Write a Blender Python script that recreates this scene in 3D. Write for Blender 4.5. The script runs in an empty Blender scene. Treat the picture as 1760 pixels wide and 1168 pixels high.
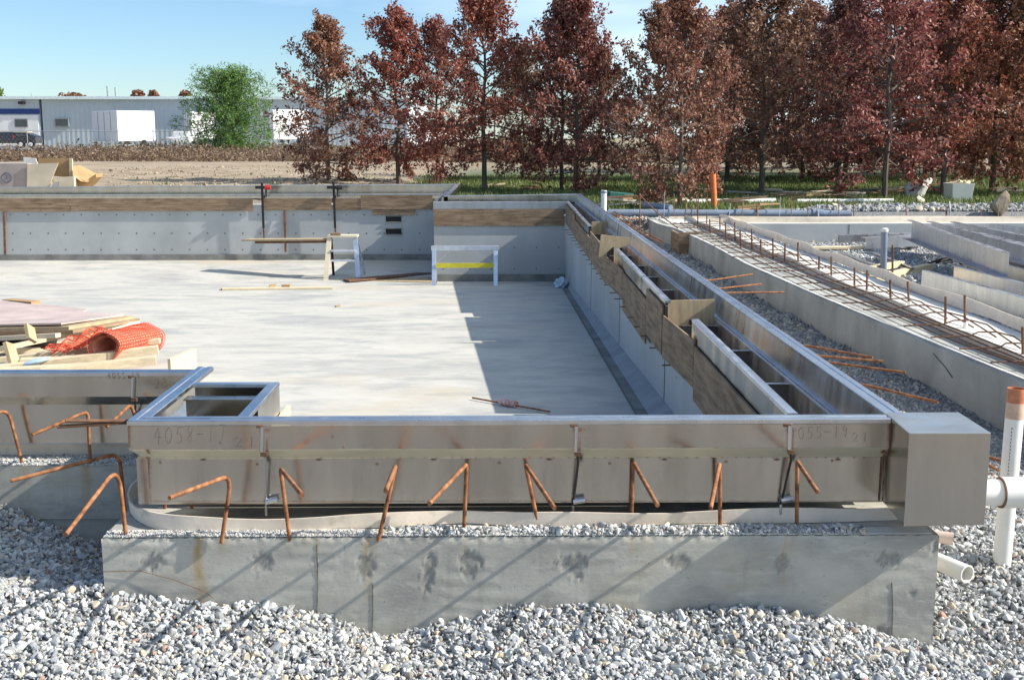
import bpy, math, random
import numpy as np
from mathutils import Vector, Matrix
R = math.radians
random.seed(7); rng = np.random.default_rng(7)
scene = bpy.context.scene; COL = scene.collection

# ------------------------------------------------------------------ camera
CF, CX, CY, CH = 2000.0, 880.0, 584.0, 1.3
PI_ = math.atan(348/2000); PS = math.atan(25*math.cos(PI_)/2000)
cam = bpy.data.cameras.new('camera'); co = bpy.data.objects.new('camera', cam); COL.objects.link(co)
cam.sensor_width = 36; cam.lens = CF/1760*36; cam.clip_end = 3000; cam.clip_start = .1
co.location = (0, 0, CH); co.rotation_euler = (math.pi/2-PI_, 0, -PS); scene.camera = co
def _ray(x, y):
    a = (x-CX)/CF; b = -(y-CY)/CF; s, c = math.sin, math.cos
    Fv = (s(PS)*c(PI_), c(PS)*c(PI_), -s(PI_)); Rv = (c(PS), -s(PS), 0); Uv = (s(PS)*s(PI_), c(PS)*s(PI_), c(PI_))
    return [Fv[i]+a*Rv[i]+b*Uv[i] for i in range(3)]
def Zp(x, y, z=0.0):
    d = _ray(x, y); t = (z-CH)/d[2]; return Vector((t*d[0], t*d[1], z))
def Yp(x, y, Y):
    d = _ray(x, y); t = Y/d[1]; return Vector((t*d[0], Y, CH+t*d[2]))

# ------------------------------------------------------------------ materials
MATS = {}
def mat(name, col, rough=.6, metal=0, var=.25, scale=8, bump=.2, bscale=60, stretch=(1, 1, 1), col2=None, spec=.3, island=0, trans=0, detail=6, bdist=.01, objrand=0):
    if name in MATS: return MATS[name]
    m = bpy.data.materials.new(name); m.use_nodes = True; nt = m.node_tree; N = nt.nodes; L = nt.links
    b = N['Principled BSDF']; b.inputs['Roughness'].default_value = rough; b.inputs['Metallic'].default_value = metal
    b.inputs['Specular IOR Level'].default_value = spec
    tc = N.new('ShaderNodeTexCoord'); mp = N.new('ShaderNodeMapping'); mp.inputs['Scale'].default_value = stretch
    L.new(tc.outputs['Object'], mp.inputs['Vector'])
    n1 = N.new('ShaderNodeTexNoise'); n1.inputs['Scale'].default_value = scale; n1.inputs['Detail'].default_value = detail; n1.inputs['Roughness'].default_value = .6
    L.new(mp.outputs[0], n1.inputs['Vector'])
    rp = N.new('ShaderNodeValToRGB'); L.new(n1.outputs['Fac'], rp.inputs['Fac'])
    c = Vector(col)
    lo = c*(1-var); hi = Vector(col2) if col2 else c*(1+var)
    rp.color_ramp.elements[0].position = .32; rp.color_ramp.elements[1].position = .68
    rp.color_ramp.elements[0].color = (*lo, 1); rp.color_ramp.elements[1].color = (*[min(1, q) for q in hi], 1)
    out = rp.outputs['Color']
    if island:
        g = N.new('ShaderNodeNewGeometry'); hs = N.new('ShaderNodeHueSaturation')
        mr = N.new('ShaderNodeMapRange'); mr.inputs['To Min'].default_value = 1-island; mr.inputs['To Max'].default_value = 1+island
        L.new(g.outputs['Random Per Island'], mr.inputs['Value']); L.new(mr.outputs[0], hs.inputs['Value']); L.new(out, hs.inputs['Color']); out = hs.outputs['Color']
    L.new(out, b.inputs['Base Color'])
    if bump:
        n2 = N.new('ShaderNodeTexNoise'); n2.inputs['Scale'].default_value = bscale; n2.inputs['Detail'].default_value = 5
        L.new(mp.outputs[0], n2.inputs['Vector'])
        bp = N.new('ShaderNodeBump'); bp.inputs['Strength'].default_value = bump; bp.inputs['Distance'].default_value = bdist
        L.new(n2.outputs['Fac'], bp.inputs['Height']); L.new(bp.outputs[0], b.inputs['Normal'])
    if trans:
        t = N.new('ShaderNodeBsdfTranslucent'); mx = N.new('ShaderNodeMixShader'); mx.inputs[0].default_value = trans
        L.new(out, t.inputs['Color']); L.new(b.outputs[0], mx.inputs[1]); L.new(t.outputs[0], mx.inputs[2]); L.new(mx.outputs[0], N['Material Output'].inputs['Surface'])
    m['out'] = 1; MATS[name] = m; return m
def base_socket(m):
    b = m.node_tree.nodes['Principled BSDF']; return b.inputs['Base Color'].links[0].from_socket, b
def add_layer(m, fac_socket, col, rough=None):
    nt = m.node_tree; s, b = base_socket(m); mx = nt.nodes.new('ShaderNodeMix'); mx.data_type = 'RGBA'
    nt.links.new(fac_socket, mx.inputs['Factor']); nt.links.new(s, mx.inputs['A']); mx.inputs['B'].default_value = (*col, 1)
    nt.links.new(mx.outputs['Result'], b.inputs['Base Color'])
def attr(m, name):
    a = m.node_tree.nodes.new('ShaderNodeAttribute'); a.attribute_name = name; return a.outputs['Fac']
def noise_mask(m, scale, lo, hi, stretch=(1, 1, 1), detail=5, off=0, mul=1):
    nt = m.node_tree; N = nt.nodes; L = nt.links
    tc = N.new('ShaderNodeTexCoord'); mp = N.new('ShaderNodeMapping'); mp.inputs['Scale'].default_value = stretch; mp.inputs['Location'].default_value = (off, off*.7, off*.3)
    n = N.new('ShaderNodeTexNoise'); n.inputs['Scale'].default_value = scale; n.inputs['Detail'].default_value = detail; n.inputs['Roughness'].default_value = .65
    mr = N.new('ShaderNodeMapRange'); mr.inputs['From Min'].default_value = lo; mr.inputs['From Max'].default_value = hi; mr.inputs['To Max'].default_value = mul
    L.new(tc.outputs['Object'], mp.inputs['Vector']); L.new(mp.outputs[0], n.inputs['Vector']); L.new(n.outputs['Fac'], mr.inputs['Value']); return mr.outputs[0]

def steel(name, col, rough, stretch, streak=.12):
    m = mat(name, col, rough, 1, .13, 2.2, 0, 40, (2.2, 2.2, .35), detail=6)
    b = m.node_tree.nodes['Principled BSDF']
    b.inputs['Anisotropic'].default_value = .4
    # finger marks and dull smears in the gloss
    nt = m.node_tree; f = noise_mask(m, 2.5, .35, .7, (2.5, 2.5, .5)); mr = nt.nodes.new('ShaderNodeMapRange')
    mr.inputs['To Min'].default_value = rough*.7; mr.inputs['To Max'].default_value = rough*1.3
    nt.links.new(f, mr.inputs['Value']); nt.links.new(mr.outputs[0], b.inputs['Roughness']); return m
ST = steel('stainless_steel', (.52, .495, .45), .20, (1, 1, 1))
STR = steel('rail_steel', (.60, .61, .63), .34, (1, 1, 1))
STD = steel('channel_steel', (.42, .43, .45), .42, (1, 1, 1))
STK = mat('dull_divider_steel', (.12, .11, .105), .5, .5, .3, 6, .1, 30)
# stained front face of the gutter: rust from welds, and sunlit gravel's reflection painted on the ledge
STF = steel('stained_steel', (.535, .50, .445), .19, (1, 1, .6))
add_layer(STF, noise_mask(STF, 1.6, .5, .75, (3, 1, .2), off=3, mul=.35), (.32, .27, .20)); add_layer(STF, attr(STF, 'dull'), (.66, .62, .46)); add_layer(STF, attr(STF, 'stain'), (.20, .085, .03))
add_layer(STF, attr(STF, 'grime'), (.05, .035, .025))
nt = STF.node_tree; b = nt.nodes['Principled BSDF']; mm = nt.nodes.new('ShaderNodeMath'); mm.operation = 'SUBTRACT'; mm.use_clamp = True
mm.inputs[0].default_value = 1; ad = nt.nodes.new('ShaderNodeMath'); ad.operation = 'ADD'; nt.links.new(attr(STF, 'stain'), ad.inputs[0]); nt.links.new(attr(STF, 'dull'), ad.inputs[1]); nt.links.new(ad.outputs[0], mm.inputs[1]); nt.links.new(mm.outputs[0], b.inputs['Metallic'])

CON = mat('concrete', (.43, .42, .37), .85, 0, .22, 1.6, .35, 35, detail=10, bdist=.006)
add_layer(CON, noise_mask(CON, 2.2, .52, .75, (1, 1, .25), off=3, mul=.45), (.20, .20, .19))
CONW = mat('wall_concrete', (.44, .45, .44), .85, 0, .12, .9, .2, 45, detail=10, bdist=.003)
add_layer(CONW, noise_mask(CONW, 1.2, .5, .8, (1, 1, .3), off=9, mul=.4), (.30, .31, .30))
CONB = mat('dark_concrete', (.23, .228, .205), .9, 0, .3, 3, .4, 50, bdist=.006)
CONR = mat('rough_concrete', (.17, .17, .16), .95, 0, .4, 20, .8, 60, bdist=.01)
CONF = mat('front_concrete', (.47, .45, .385), .85, 0, .16, 2.5, .3, 50, (1, 1, 1.6), detail=10, bdist=.003)
add_layer(CONF, noise_mask(CONF, 2.2, .47, .62, (.8, 1, 1.8), off=5, mul=.65), (.28, .272, .245))
add_layer(CONF, noise_mask(CONF, 9, .54, .66, (.6, 1, 2.5), off=25, mul=.45), (.60, .58, .50))
add_layer(CONF, noise_mask(CONF, 1.3, .55, .68, (1, 1, 1.5), off=35, mul=.35), (.40, .32, .17))
add_layer(CONF, noise_mask(CONF, 3.2, .56, .70, (2.5, 1, .25), off=15, mul=.35), (.24, .235, .20))
add_layer(CONF, noise_mask(CONF, 26, .60, .72, (.35, 1, 2.4), off=45, mul=.35), (.22, .21, .185))
add_layer(CONF, noise_mask(CONF, 55, .65, .70, off=2, mul=.7), (.12, .12, .11))
add_layer(CONF, attr(CONF, 'stain'), (.42, .25, .07)); add_layer(CONF, attr(CONF, 'patch'), (.19, .185, .17))
WHT = mat('white_concrete', (.66, .64, .58), .9, 0, .12, 3, .4, 60)
FLR = mat('floor_concrete', (.53, .505, .44), .85, 0, .08, 1.2, .15, 40, detail=8, bdist=.004)
add_layer(FLR, noise_mask(FLR, .55, .50, .60, (.8, 1.1, 1), detail=14, off=4, mul=.55), (.36, .36, .345))
add_layer(FLR, noise_mask(FLR, 1.6, .50, .62, (.7, 1.25, 1), detail=15, off=14, mul=.5), (.29, .295, .29))
add_layer(FLR, noise_mask(FLR, 5, .56, .68, (.4, 1.5, 1), detail=14, off=41, mul=.6), (.60, .57, .50))
add_layer(FLR, noise_mask(FLR, 12, .50, .68, (.5, 1.4, 1), detail=14, off=51, mul=.3), (.31, .305, .285))
add_layer(FLR, noise_mask(FLR, .35, .54, .66, (.7, 1, 1), off=24, mul=.6), (.52, .44, .32))
add_layer(FLR, noise_mask(FLR, 18, .66, .74, off=34, mul=.6), (.20, .18, .15))
PLY = mat('plywood', (.25, .155, .09), .8, 0, .4, 2.2, .2, 30, (1, 1, 9), col2=(.38, .27, .17), detail=8, bdist=.003)
add_layer(PLY, noise_mask(PLY, 6, .56, .74, off=7, mul=.55), (.10, .06, .035))
PLYL = mat('pale_plywood', (.46, .35, .21), .75, 0, .18, 3, .15, 30, (8, 1, 1.2), detail=8, bdist=.002)
PINE = mat('pine_lumber', (.68, .55, .36), .75, 0, .15, 5, .15, 30, (1, 8, 8), bdist=.002)
PLYP = mat('film_plywood', (.52, .41, .36), .6, 0, .2, 2, .1, 30)
CARD = mat('brown_board', (.42, .27, .13), .8, 0, .15, 3, .1, 20)
CRATE = mat('pale_board', (.66, .57, .42), .8, 0, .12, 2, .1, 20)
CREAM = mat('cream_strip', (.80, .69, .55), .55, 0, .10, 6, .12, 30, spec=.4)
add_layer(CREAM, noise_mask(CREAM, 5, .6, .75, off=2, mul=.6), (.30, .22, .14))
RUST = mat('rusty_rebar', (.24, .09, .04), .85, 0, .5, 22, .5, 140, col2=(.44, .20, .09), bdist=.004)
RUSTD = mat('dark_rebar', (.16, .085, .05), .8, 0, .4, 14, .5, 120, bdist=.004)
DARK = mat('dark_iron', (.045, .04, .04), .55, .6, .3, 20, .2, 60)
REDP = mat('red_paint', (.45, .03, .03), .5)
ALU = mat('aluminium', (.62, .66, .72), .38, .75, .15, 9, .1, 40)
YEL = mat('yellow_paint', (.72, .62, .05), .5, 0, .15, 8)
PVC = mat('white_pvc', (.78, .76, .70), .35, 0, .06, 5, .04, 20, spec=.5)
PVCG = mat('grey_pvc', (.20, .24, .30), .4, 0, .15, 4, .04, 20, spec=.5)
PRIM = mat('orange_primer', (.55, .20, .10), .5, 0, .3, 10)
ORG = mat('orange_paint', (.72, .20, .06), .55, 0, .15, 10)
MESHO = mat('orange_mesh', (.78, .14, .07), .55, 0, .2, 20, 0, trans=.15)
MESHI = mat('peach_sunlit_layers', (.80, .36, .24), .6, 0, .25, 30, 0, trans=.15)  # paler copy of the orange mesh, sunlight painted into its colour
BAG = mat('pale_blue_plastic', (.52, .66, .70), .4, 0, .12, 8, .3, 12, spec=.5)
BLACK = mat('black_rubber', (.02, .02, .02), .7)
INK = mat('marker_ink', (.13, .10, .085), .8)
def gravel_mat(name, col, var, island):
    m = mat(name, col, .9, 0, var, 25, .35, 90, island=island, bdist=.003)
    nt = m.node_tree; g = nt.nodes.new('ShaderNodeNewGeometry')
    for sc, lo, col2 in ((7.13, .91, (.56, .48, .36)), (3.7, .84, (.30, .31, .32)), (11.9, .988, (.36, .24, .18))):
        mu = nt.nodes.new('ShaderNodeMath'); mu.operation = 'MULTIPLY'; mu.inputs[1].default_value = sc*13
        fr = nt.nodes.new('ShaderNodeMath'); fr.operation = 'FRACT'; gt = nt.nodes.new('ShaderNodeMath'); gt.operation = 'GREATER_THAN'; gt.inputs[1].default_value = lo
        nt.links.new(g.outputs['Random Per Island'], mu.inputs[0]); nt.links.new(mu.outputs[0], fr.inputs[0]); nt.links.new(fr.outputs[0], gt.inputs[0])
        add_layer(m, gt.outputs[0], col2)
    return m
STONE = gravel_mat('crushed_stone', (.46, .46, .44), .14, .46)
STONEG = gravel_mat('grey_stone', (.34, .335, .31), .15, .35)
BARK = mat('bark', (.13, .105, .085), .9, 0, .35, 8, .5, 25, (1, 1, .3), bdist=.02)
def leaf_mat(name, c1, c2, c3, tr=.32):
    m = bpy.data.materials.new(name); m.use_nodes = True; nt = m.node_tree; N = nt.nodes; L = nt.links; b = N['Principled BSDF']
    b.inputs['Roughness'].default_value = .5; b.inputs['Specular IOR Level'].default_value = .35
    g = N.new('ShaderNodeNewGeometry'); rp = N.new('ShaderNodeValToRGB'); L.new(g.outputs['Random Per Island'], rp.inputs['Fac'])
    e = rp.color_ramp.elements; e[0].color = (*c1, 1); e[1].color = (*c3, 1); k = rp.color_ramp.elements.new(.5); k.color = (*c2, 1)
    oi = N.new('ShaderNodeObjectInfo'); hs = N.new('ShaderNodeHueSaturation'); mr = N.new('ShaderNodeMapRange'); mr.inputs['To Min'].default_value = .485; mr.inputs['To Max'].default_value = .525
    L.new(oi.outputs['Random'], mr.inputs['Value']); L.new(mr.outputs[0], hs.inputs['Hue']); L.new(rp.outputs[0], hs.inputs['Color'])
    t = N.new('ShaderNodeBsdfTranslucent'); mx = N.new('ShaderNodeMixShader'); mx.inputs[0].default_value = tr
    L.new(hs.outputs[0], b.inputs['Base Color']); L.new(hs.outputs[0], t.inputs['Color']); L.new(b.outputs[0], mx.inputs[1]); L.new(t.outputs[0], mx.inputs[2])
    L.new(mx.outputs[0], N['Material Output'].inputs['Surface']); return m
OAKL = leaf_mat('red_oak_leaves', (.12, .04, .032), (.30, .105, .07), (.52, .28, .20))
OAKD = leaf_mat('russet_oak_leaves', (.11, .05, .033), (.25, .115, .07), (.46, .28, .19))
OAKR = leaf_mat('crimson_oak_leaves', (.14, .032, .028), (.33, .085, .06), (.52, .24, .17))
PINEL = leaf_mat('pine_needles', (.06, .12, .03), (.14, .25, .055), (.28, .40, .11))
WEED = leaf_mat('dry_weeds', (.12, .08, .06), (.24, .16, .11), (.38, .30, .17))
GRASS = leaf_mat('grass_blades', (.08, .12, .03), (.16, .20, .05), (.32, .31, .14))

# ------------------------------------------------------------------ mesh helpers
class MB:
    def __init__(s): s.v = []; s.f = []; s.m = []
    def add(s, vs, fs, m=0):
        o = len(s.v); s.v += [tuple(v) for v in vs]; s.f += [tuple(i+o for i in f) for f in fs]; s.m += [m]*len(fs); return s
    def box(s, c, size, rot=None, m=0):
        hx, hy, hz = [q/2 for q in size]; c = Vector(c)
        vs = [Vector((x, y, z)) for z in (-hz, hz) for y in (-hy, hy) for x in (-hx, hx)]
        if rot is not None:
            M = rot if isinstance(rot, Matrix) else Matrix.Rotation(rot[2], 3, 'Z') @ Matrix.Rotation(rot[1], 3, 'Y') @ Matrix.Rotation(rot[0], 3, 'X')
            vs = [M @ v for v in vs]
        return s.add([v+c for v in vs], [(0, 2, 3, 1), (4, 5, 7, 6), (0, 1, 5, 4), (2, 6, 7, 3), (0, 4, 6, 2), (1, 3, 7, 5)], m)
    def bx(s, x0, x1, y0, y1, z0, z1, m=0):
        return s.box(((x0+x1)/2, (y0+y1)/2, (z0+z1)/2), (abs(x1-x0), abs(y1-y0), abs(z1-z0)), None, m)
    def beam(s, a, b, w, h, m=0, up=(0, 0, 1)):
        a = Vector(a); b = Vector(b); d = (b-a); l = d.length; d.normalize(); sx = d.cross(Vector(up)); sx.normalize(); u = sx.cross(d)
        M = Matrix((d, sx, u)).transposed(); return s.box((a+b)/2, (l, w, h), M, m)
    def tube(s, pts, r, n=8, m=0, cap=True):
        pts = [Vector(p) for p in pts]; rs = r if isinstance(r, (list, tuple)) else [r]*len(pts)
        ref = None; rings = []
        for i, p in enumerate(pts):
            t = (pts[min(i+1, len(pts)-1)]-pts[max(i-1, 0)]).normalized()
            if ref is None: ref = t.orthogonal().normalized()
            ref = (ref-t*ref.dot(t)); ref = ref.normalized() if ref.length > 1e-6 else t.orthogonal().normalized()
            bb = t.cross(ref); rings.append([p+(ref*math.cos(2*math.pi*k/n)+bb*math.sin(2*math.pi*k/n))*rs[i] for k in range(n)])
        vs = [v for q in rings for v in q]; fs = []
        for i in range(len(pts)-1):
            for k in range(n): fs.append((i*n+k, i*n+(k+1) % n, (i+1)*n+(k+1) % n, (i+1)*n+k))
        if cap: fs += [tuple(range(n-1, -1, -1)), tuple(range((len(pts)-1)*n, len(pts)*n))]
        return s.add(vs, fs, m)
    def pipe(s, a, b, r, t, n=24, m=0):      # hollow pipe with open ends
        a = Vector(a); b = Vector(b); d = (b-a).normalized(); u = d.orthogonal().normalized(); w = d.cross(u); vs = []
        for p, rr in ((a, r), (b, r), (b, r-t), (a, r-t)):
            vs += [p+(u*math.cos(2*math.pi*k/n)+w*math.sin(2*math.pi*k/n))*rr for k in range(n)]
        fs = [(i*n+k, i*n+(k+1) % n, ((i+1) % 4)*n+(k+1) % n, ((i+1) % 4)*n+k) for i in range(4) for k in range(n)]
        return s.add(vs, fs, m)
    def ext(s, path, prof, side=1, m=0, cap=True):   # closed profile [(d,z)] swept with mitres; +d lies to the right of travel times side
        P = [Vector(p) for p in path]; n = len(prof); vs = []
        for i, p in enumerate(P):
            def nr(a, b): t = (b-a).to_2d().normalized(); return Vector((t.y, -t.x))*side
            if i == 0: o = nr(P[0], P[1])
            elif i == len(P)-1: o = nr(P[-2], P[-1])
            else:
                a = nr(P[i-1], p); b = nr(p, P[i+1]); o = (a+b); o = o/(o.length_squared/2) if o.length > 1e-6 else a
            vs += [(p.x+o.x*d, p.y+o.y*d, p.z+z) for d, z in prof]
        fs = [(i*n+k, i*n+(k+1) % n, (i+1)*n+(k+1) % n, (i+1)*n+k) for i in range(len(P)-1) for k in range(n)]
        if cap: fs += [tuple(range(n)), tuple(range((len(P)-1)*n+n-1, (len(P)-1)*n-1, -1))]
        return s.add(vs, fs, m)
    def build(s, name, mats, parent=None, smooth=False, bevel=0, fix=True):
        me = bpy.data.meshes.new(name); me.from_pydata(s.v, [], s.f)
        for q in (mats if isinstance(mats, (list, tuple)) else [mats]): me.materials.append(q)
        if max(s.m, default=0): me.polygons.foreach_set('material_index', s.m)
        if fix:
            import bmesh
            bm = bmesh.new(); bm.from_mesh(me); bmesh.ops.recalc_face_normals(bm, faces=bm.faces); bm.to_mesh(me); bm.free()
        if smooth:
            me.polygons.foreach_set('use_smooth', [True]*len(me.polygons))
            try: me.set_sharp_from_angle(angle=R(40))
            except Exception: pass
        o = bpy.data.objects.new(name, me); COL.objects.link(o)
        if parent: o.parent = parent
        if bevel:
            b = o.modifiers.new('bevel', 'BEVEL'); b.width = bevel; b.segments = 2; b.limit_method = 'ANGLE'; b.harden_normals = False
        return o
def sheet(pts, t):
    n = len(pts); out = []
    for i, p in enumerate(pts):
        a = Vector(pts[max(i-1, 0)]); b = Vector(pts[min(i+1, n-1)]); d = (b-a).normalized(); out.append((p[0]+d.y*t, p[1]-d.x*t))
    return list(pts)+out[::-1]
def tag(o, label, cat, group=None, kind=None):
    if label and len(label.split()) > 16: print('LONGLABEL', len(label.split()), label)
    if label: o['label'] = label
    if cat: o['category'] = cat
    if group: o['group'] = group
    if kind: o['kind'] = kind
    return o
def empty(name, label, cat, loc=(0, 0, 0), group=None):
    o = bpy.data.objects.new(name, None); COL.objects.link(o); o.empty_display_size = .1
    return tag(o, label, cat, group)
def np_mesh(name, V, F, material, smooth=False, parent=None):
    V = np.asarray(V, dtype=np.float32); F = np.asarray(F, dtype=np.int32); k = F.shape[1]
    me = bpy.data.meshes.new(name); me.vertices.add(len(V)); me.vertices.foreach_set('co', V.ravel())
    me.loops.add(F.size); me.loops.foreach_set('vertex_index', F.ravel()); me.polygons.add(len(F))
    me.polygons.foreach_set('loop_start', np.arange(0, F.size, k, dtype=np.int32))
    me.polygons.foreach_set('use_smooth', np.full(len(F), smooth)); me.materials.append(material); me.update(calc_edges=True)
    o = bpy.data.objects.new(name, me); COL.objects.link(o)
    if parent: o.parent = parent
    return o
def copy_tree(o, parent=None):
    c = o.copy(); COL.objects.link(c); c.parent = parent
    for ch in list(o.children): copy_tree(ch, c)
    return c
ORD = ['nearest', 'second', 'third', 'fourth', 'fifth', 'sixth', 'seventh', 'eighth', 'ninth', 'tenth', 'eleventh', 'twelfth', 'thirteenth', 'fourteenth', 'fifteenth', 'sixteenth', 'seventeenth', 'eighteenth', 'nineteenth', 'twentieth', 'twenty-first', 'twenty-second', 'twenty-third', 'twenty-fourth', 'twenty-fifth', 'twenty-sixth', 'twenty-seventh', 'twenty-eighth']

# ------------------------------------------------------------------ key dimensions
CT = -.52                       # top of the concrete under the gutters
YF = Zp(900, 921, CT).y         # front face of the front wall
XL = Zp(168, 930, CT).x; XR = Zp(1612, 906, CT).x-.03
YL = Zp(100, 800, CT).y         # front face of the left wall
FY0, FY1 = 24.1, 27.3           # inner faces of the two far walls
zf1 = Yp(860, 484, FY0).z; zf2 = Yp(300, 447, FY1).z
def fz(y): return zf_a+(y-9.2)*zf_s
zf_a = -.96; zf_s = (zf1-zf_a)/(FY0-9.2)

# ------------------------------------------------------------------ ground
fl = [(-200, 1025), (0, 1020), (110, 1022), (170, 1012), (260, 1030), (440, 1040), (560, 1060), (660, 1096), (760, 1075), (880, 1042), (1000, 1044), (1150, 1052), (1290, 1042), (1420, 1062), (1520, 1098), (1600, 1116), (1760, 1118)]
FLX = [Yp(x, y, YF) for x, y in fl]; FX = [p.x for p in FLX]; FZ = [p.z for p in FLX]
ll = [(-400, 850), (0, 868), (60, 893), (110, 910), (180, 940), (260, 965)]
LLX = [Yp(x, y, YL) for x, y in ll]; LX = [p.x for p in LLX]; LZ = [p.z for p in LLX]
def sm(a, b, x): t = np.clip((x-a)/(b-a), 0, 1); return t*t*(3-2*t)
def vnoise(x, y, s, seed=0):
    return (np.sin(x*s*1.7+seed)*np.cos(y*s*1.3+seed*2.1)+.6*np.sin(x*s*3.1+y*s*2.3+seed)+.4*np.cos(x*s*5.3-y*s*4.1+seed*.7))/2
def ground_z(x, y):
    x = np.asarray(x, float); y = np.asarray(y, float)
    Fz = np.interp(x, FX, FZ); Lz = np.interp(x, LX, LZ)
    w = np.exp(-np.clip(YF-y, 0, 9)/.45)
    z = Fz*w+(-.92)*(1-w)+.02*vnoise(x, y, 3)
    left = (x < XL+.02) & (y >= YF)
    t = np.clip((y-YF)/(YL-YF), 0, 1); z = np.where(left, Fz*(1-t)+Lz*t+.012*vnoise(x, y, 4, 2), z)
    right = (x > 1.9) & (y >= YF-.2)
    zr = -.86+.04*vnoise(x, y, 1.5, 1)+.03*sm(8, 20, y)
    z = np.where(right, z*(1-sm(YF-.2, YF+1.2, y))+zr*sm(YF-.2, YF+1.2, y), z)
    z = np.where((x > 4.7) & (y > YF-.2), -.80+.06*vnoise(x, y, 1.1, 5)+.0*x, z)
    z = np.where(y < 2.2, z+(z*0-.2-z)*sm(2.2, -3, y), z)
    far = -.42+.22*sm(29, 60, y)+.10*sm(60, 130, y)+.05*vnoise(x, y, .5, 3)*sm(27, 32, y)
    dirt = -.16+.10*vnoise(x, y, .9, 6)
    far = np.where(x < -2, far*sm(-5, -2, x)+(dirt*(1-sm(45, 80, y))+(-.12)*sm(45, 80, y))*(1-sm(-5, -2, x)), far)
    z = np.where(y > 26.6, far, z)
    z = np.where((x < -1.25) & (y > 27.9), far, z)
    pool = (x > -17) & (x < 1.75) & (y > YL+.15) & (y < np.where(x < -1.0, 27.75, 24.5))
    z = np.where(pool, -2.4, z)
    fb = (x > XL+.1) & (x < XR-.1) & (y > YF+.1) & (y < 6.6); z = np.where(fb, -1.6, z)
    z = np.where((x > -1.1) & (x < 1.9) & (y > 24.5) & (y <= 26.6), -.42, z)
    return z
xs = np.concatenate([np.linspace(-900, -60, 12), np.arange(-56, -17.5, 2.), np.arange(-17, -4, .25), np.arange(-4, 5, .1), np.arange(5, 22, .25), np.arange(22, 60, 2.), np.linspace(62, 900, 12)])
ys = np.concatenate([np.linspace(-60, 0, 20), np.arange(.5, 3.4, .4), np.arange(3.5, 8, .1), np.arange(8, 40, .25), np.arange(40, 90, 1.), np.arange(92, 160, 6.), np.linspace(180, 2400, 12)])
GX, GY = np.meshgrid(xs, ys); GZ = ground_z(GX, GY)
nx, ny = len(xs), len(ys); idx = np.arange(nx*ny).reshape(ny, nx)
F = np.stack([idx[:-1, :-1], idx[:-1, 1:], idx[1:, 1:], idx[1:, :-1]], -1).reshape(-1, 4)
GM = mat('ground_earth', (.19, .185, .175), .95, 0, .3, 22, .8, 45, col2=(.32, .31, .30), detail=8, bdist=.02)  # dark base paints in the shade between gravel stones
gn = attr(GM, 'dirt'); add_layer(GM, gn, (.40, .32, .225))
nt = GM.node_tree; m2 = nt.nodes.new('ShaderNodeMath'); m2.operation = 'MULTIPLY'; nt.links.new(gn, m2.inputs[0]); nt.links.new(noise_mask(GM, .8, .42, .62, (.5, 1.3, 1), detail=10, off=3), m2.inputs[1]); add_layer(GM, m2.outputs[0], (.27, .205, .135))
m3 = nt.nodes.new('ShaderNodeMath'); m3.operation = 'MULTIPLY'; nt.links.new(gn, m3.inputs[0]); nt.links.new(noise_mask(GM, 1.5, .6, .72, (.4, 1.3, 1), detail=10, off=13, mul=.7), m3.inputs[1]); add_layer(GM, m3.outputs[0], (.12, .16, .05))
add_layer(GM, attr(GM, 'grass'), (.085, .125, .03))
g = np_mesh('ground', np.stack([GX, GY, GZ], -1).reshape(-1, 3), F, GM, True); tag(g, 'sheet of gravel, tan dirt and grass around the pool walls', 'ground', kind='structure')
def fattr(o, name, vals):
    a = o.data.attributes.new(name, 'FLOAT', 'POINT'); a.data.foreach_set('value', np.asarray(vals, np.float32).ravel())
dm = np.maximum(sm(27.4, 28.2, GY)*(1-sm(-3, 0, GX+.6*vnoise(GX, GY, .8, 4))), 1-sm(0, 2, GY)); dm = np.maximum(dm, sm(48, 60, GY))
gm = sm(27.6, 29.0, GY+.8*vnoise(GX, GY, 1.2, 3))*sm(-3.2, -.5, GX+.6*vnoise(GX, GY, .8, 4))*(1-sm(46, 60, GY)*.8)
fattr(g, 'dirt', dm); fattr(g, 'grass', gm)

# loose stones
def ico(sub):
    import bmesh
    bm = bmesh.new(); bmesh.ops.create_icosphere(bm, subdivisions=sub, radius=1); V = np.array([v.co[:] for v in bm.verts]); Fc = np.array([[v.index for v in f.verts] for f in bm.faces]); bm.free(); return V, Fc
def stone_templates(sub, k):
    V, Fc = ico(sub); out = []
    for i in range(k):
        W = V.copy()
        for j in range(7):              # crushed faces: cut the ball with random planes
            d = rng.normal(size=3); d /= np.linalg.norm(d); h = rng.uniform(.45, .8); s = W@d; W -= np.outer(np.clip(s-h, 0, None), d)
        out.append(W)
    return np.array(out), Fc
def scatter(name, P, size, sub, material, parent=None, flat=(.45, .9), smooth=False):
    T, Fc = stone_templates(sub, 14); n = len(P); ti = rng.integers(0, 14, n); V = T[ti]
    S = size[:, None]*np.stack([rng.uniform(.85, 1.6, n), rng.uniform(.55, 1., n), rng.uniform(*flat, n)], -1)
    V = V*S[:, None, :]
    q = rng.normal(size=(n, 4)); q[:, 1:3] *= .55; q /= np.linalg.norm(q, axis=1)[:, None]; w, x, y, z = q.T
    M = np.stack([np.stack([1-2*(y*y+z*z), 2*(x*y-z*w), 2*(x*z+y*w)], -1), np.stack([2*(x*y+z*w), 1-2*(x*x+z*z), 2*(y*z-x*w)], -1), np.stack([2*(x*z-y*w), 2*(y*z+x*w), 1-2*(x*x+y*y)], -1)], 1)
    V = np.einsum('nij,nvj->nvi', M, V)+P[:, None, :]
    nv = T.shape[1]; FF = (Fc[None]+(np.arange(n)*nv)[:, None, None]).reshape(-1, 3)
    return np_mesh(name, V.reshape(-1, 3), FF, material, smooth, parent)
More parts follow.
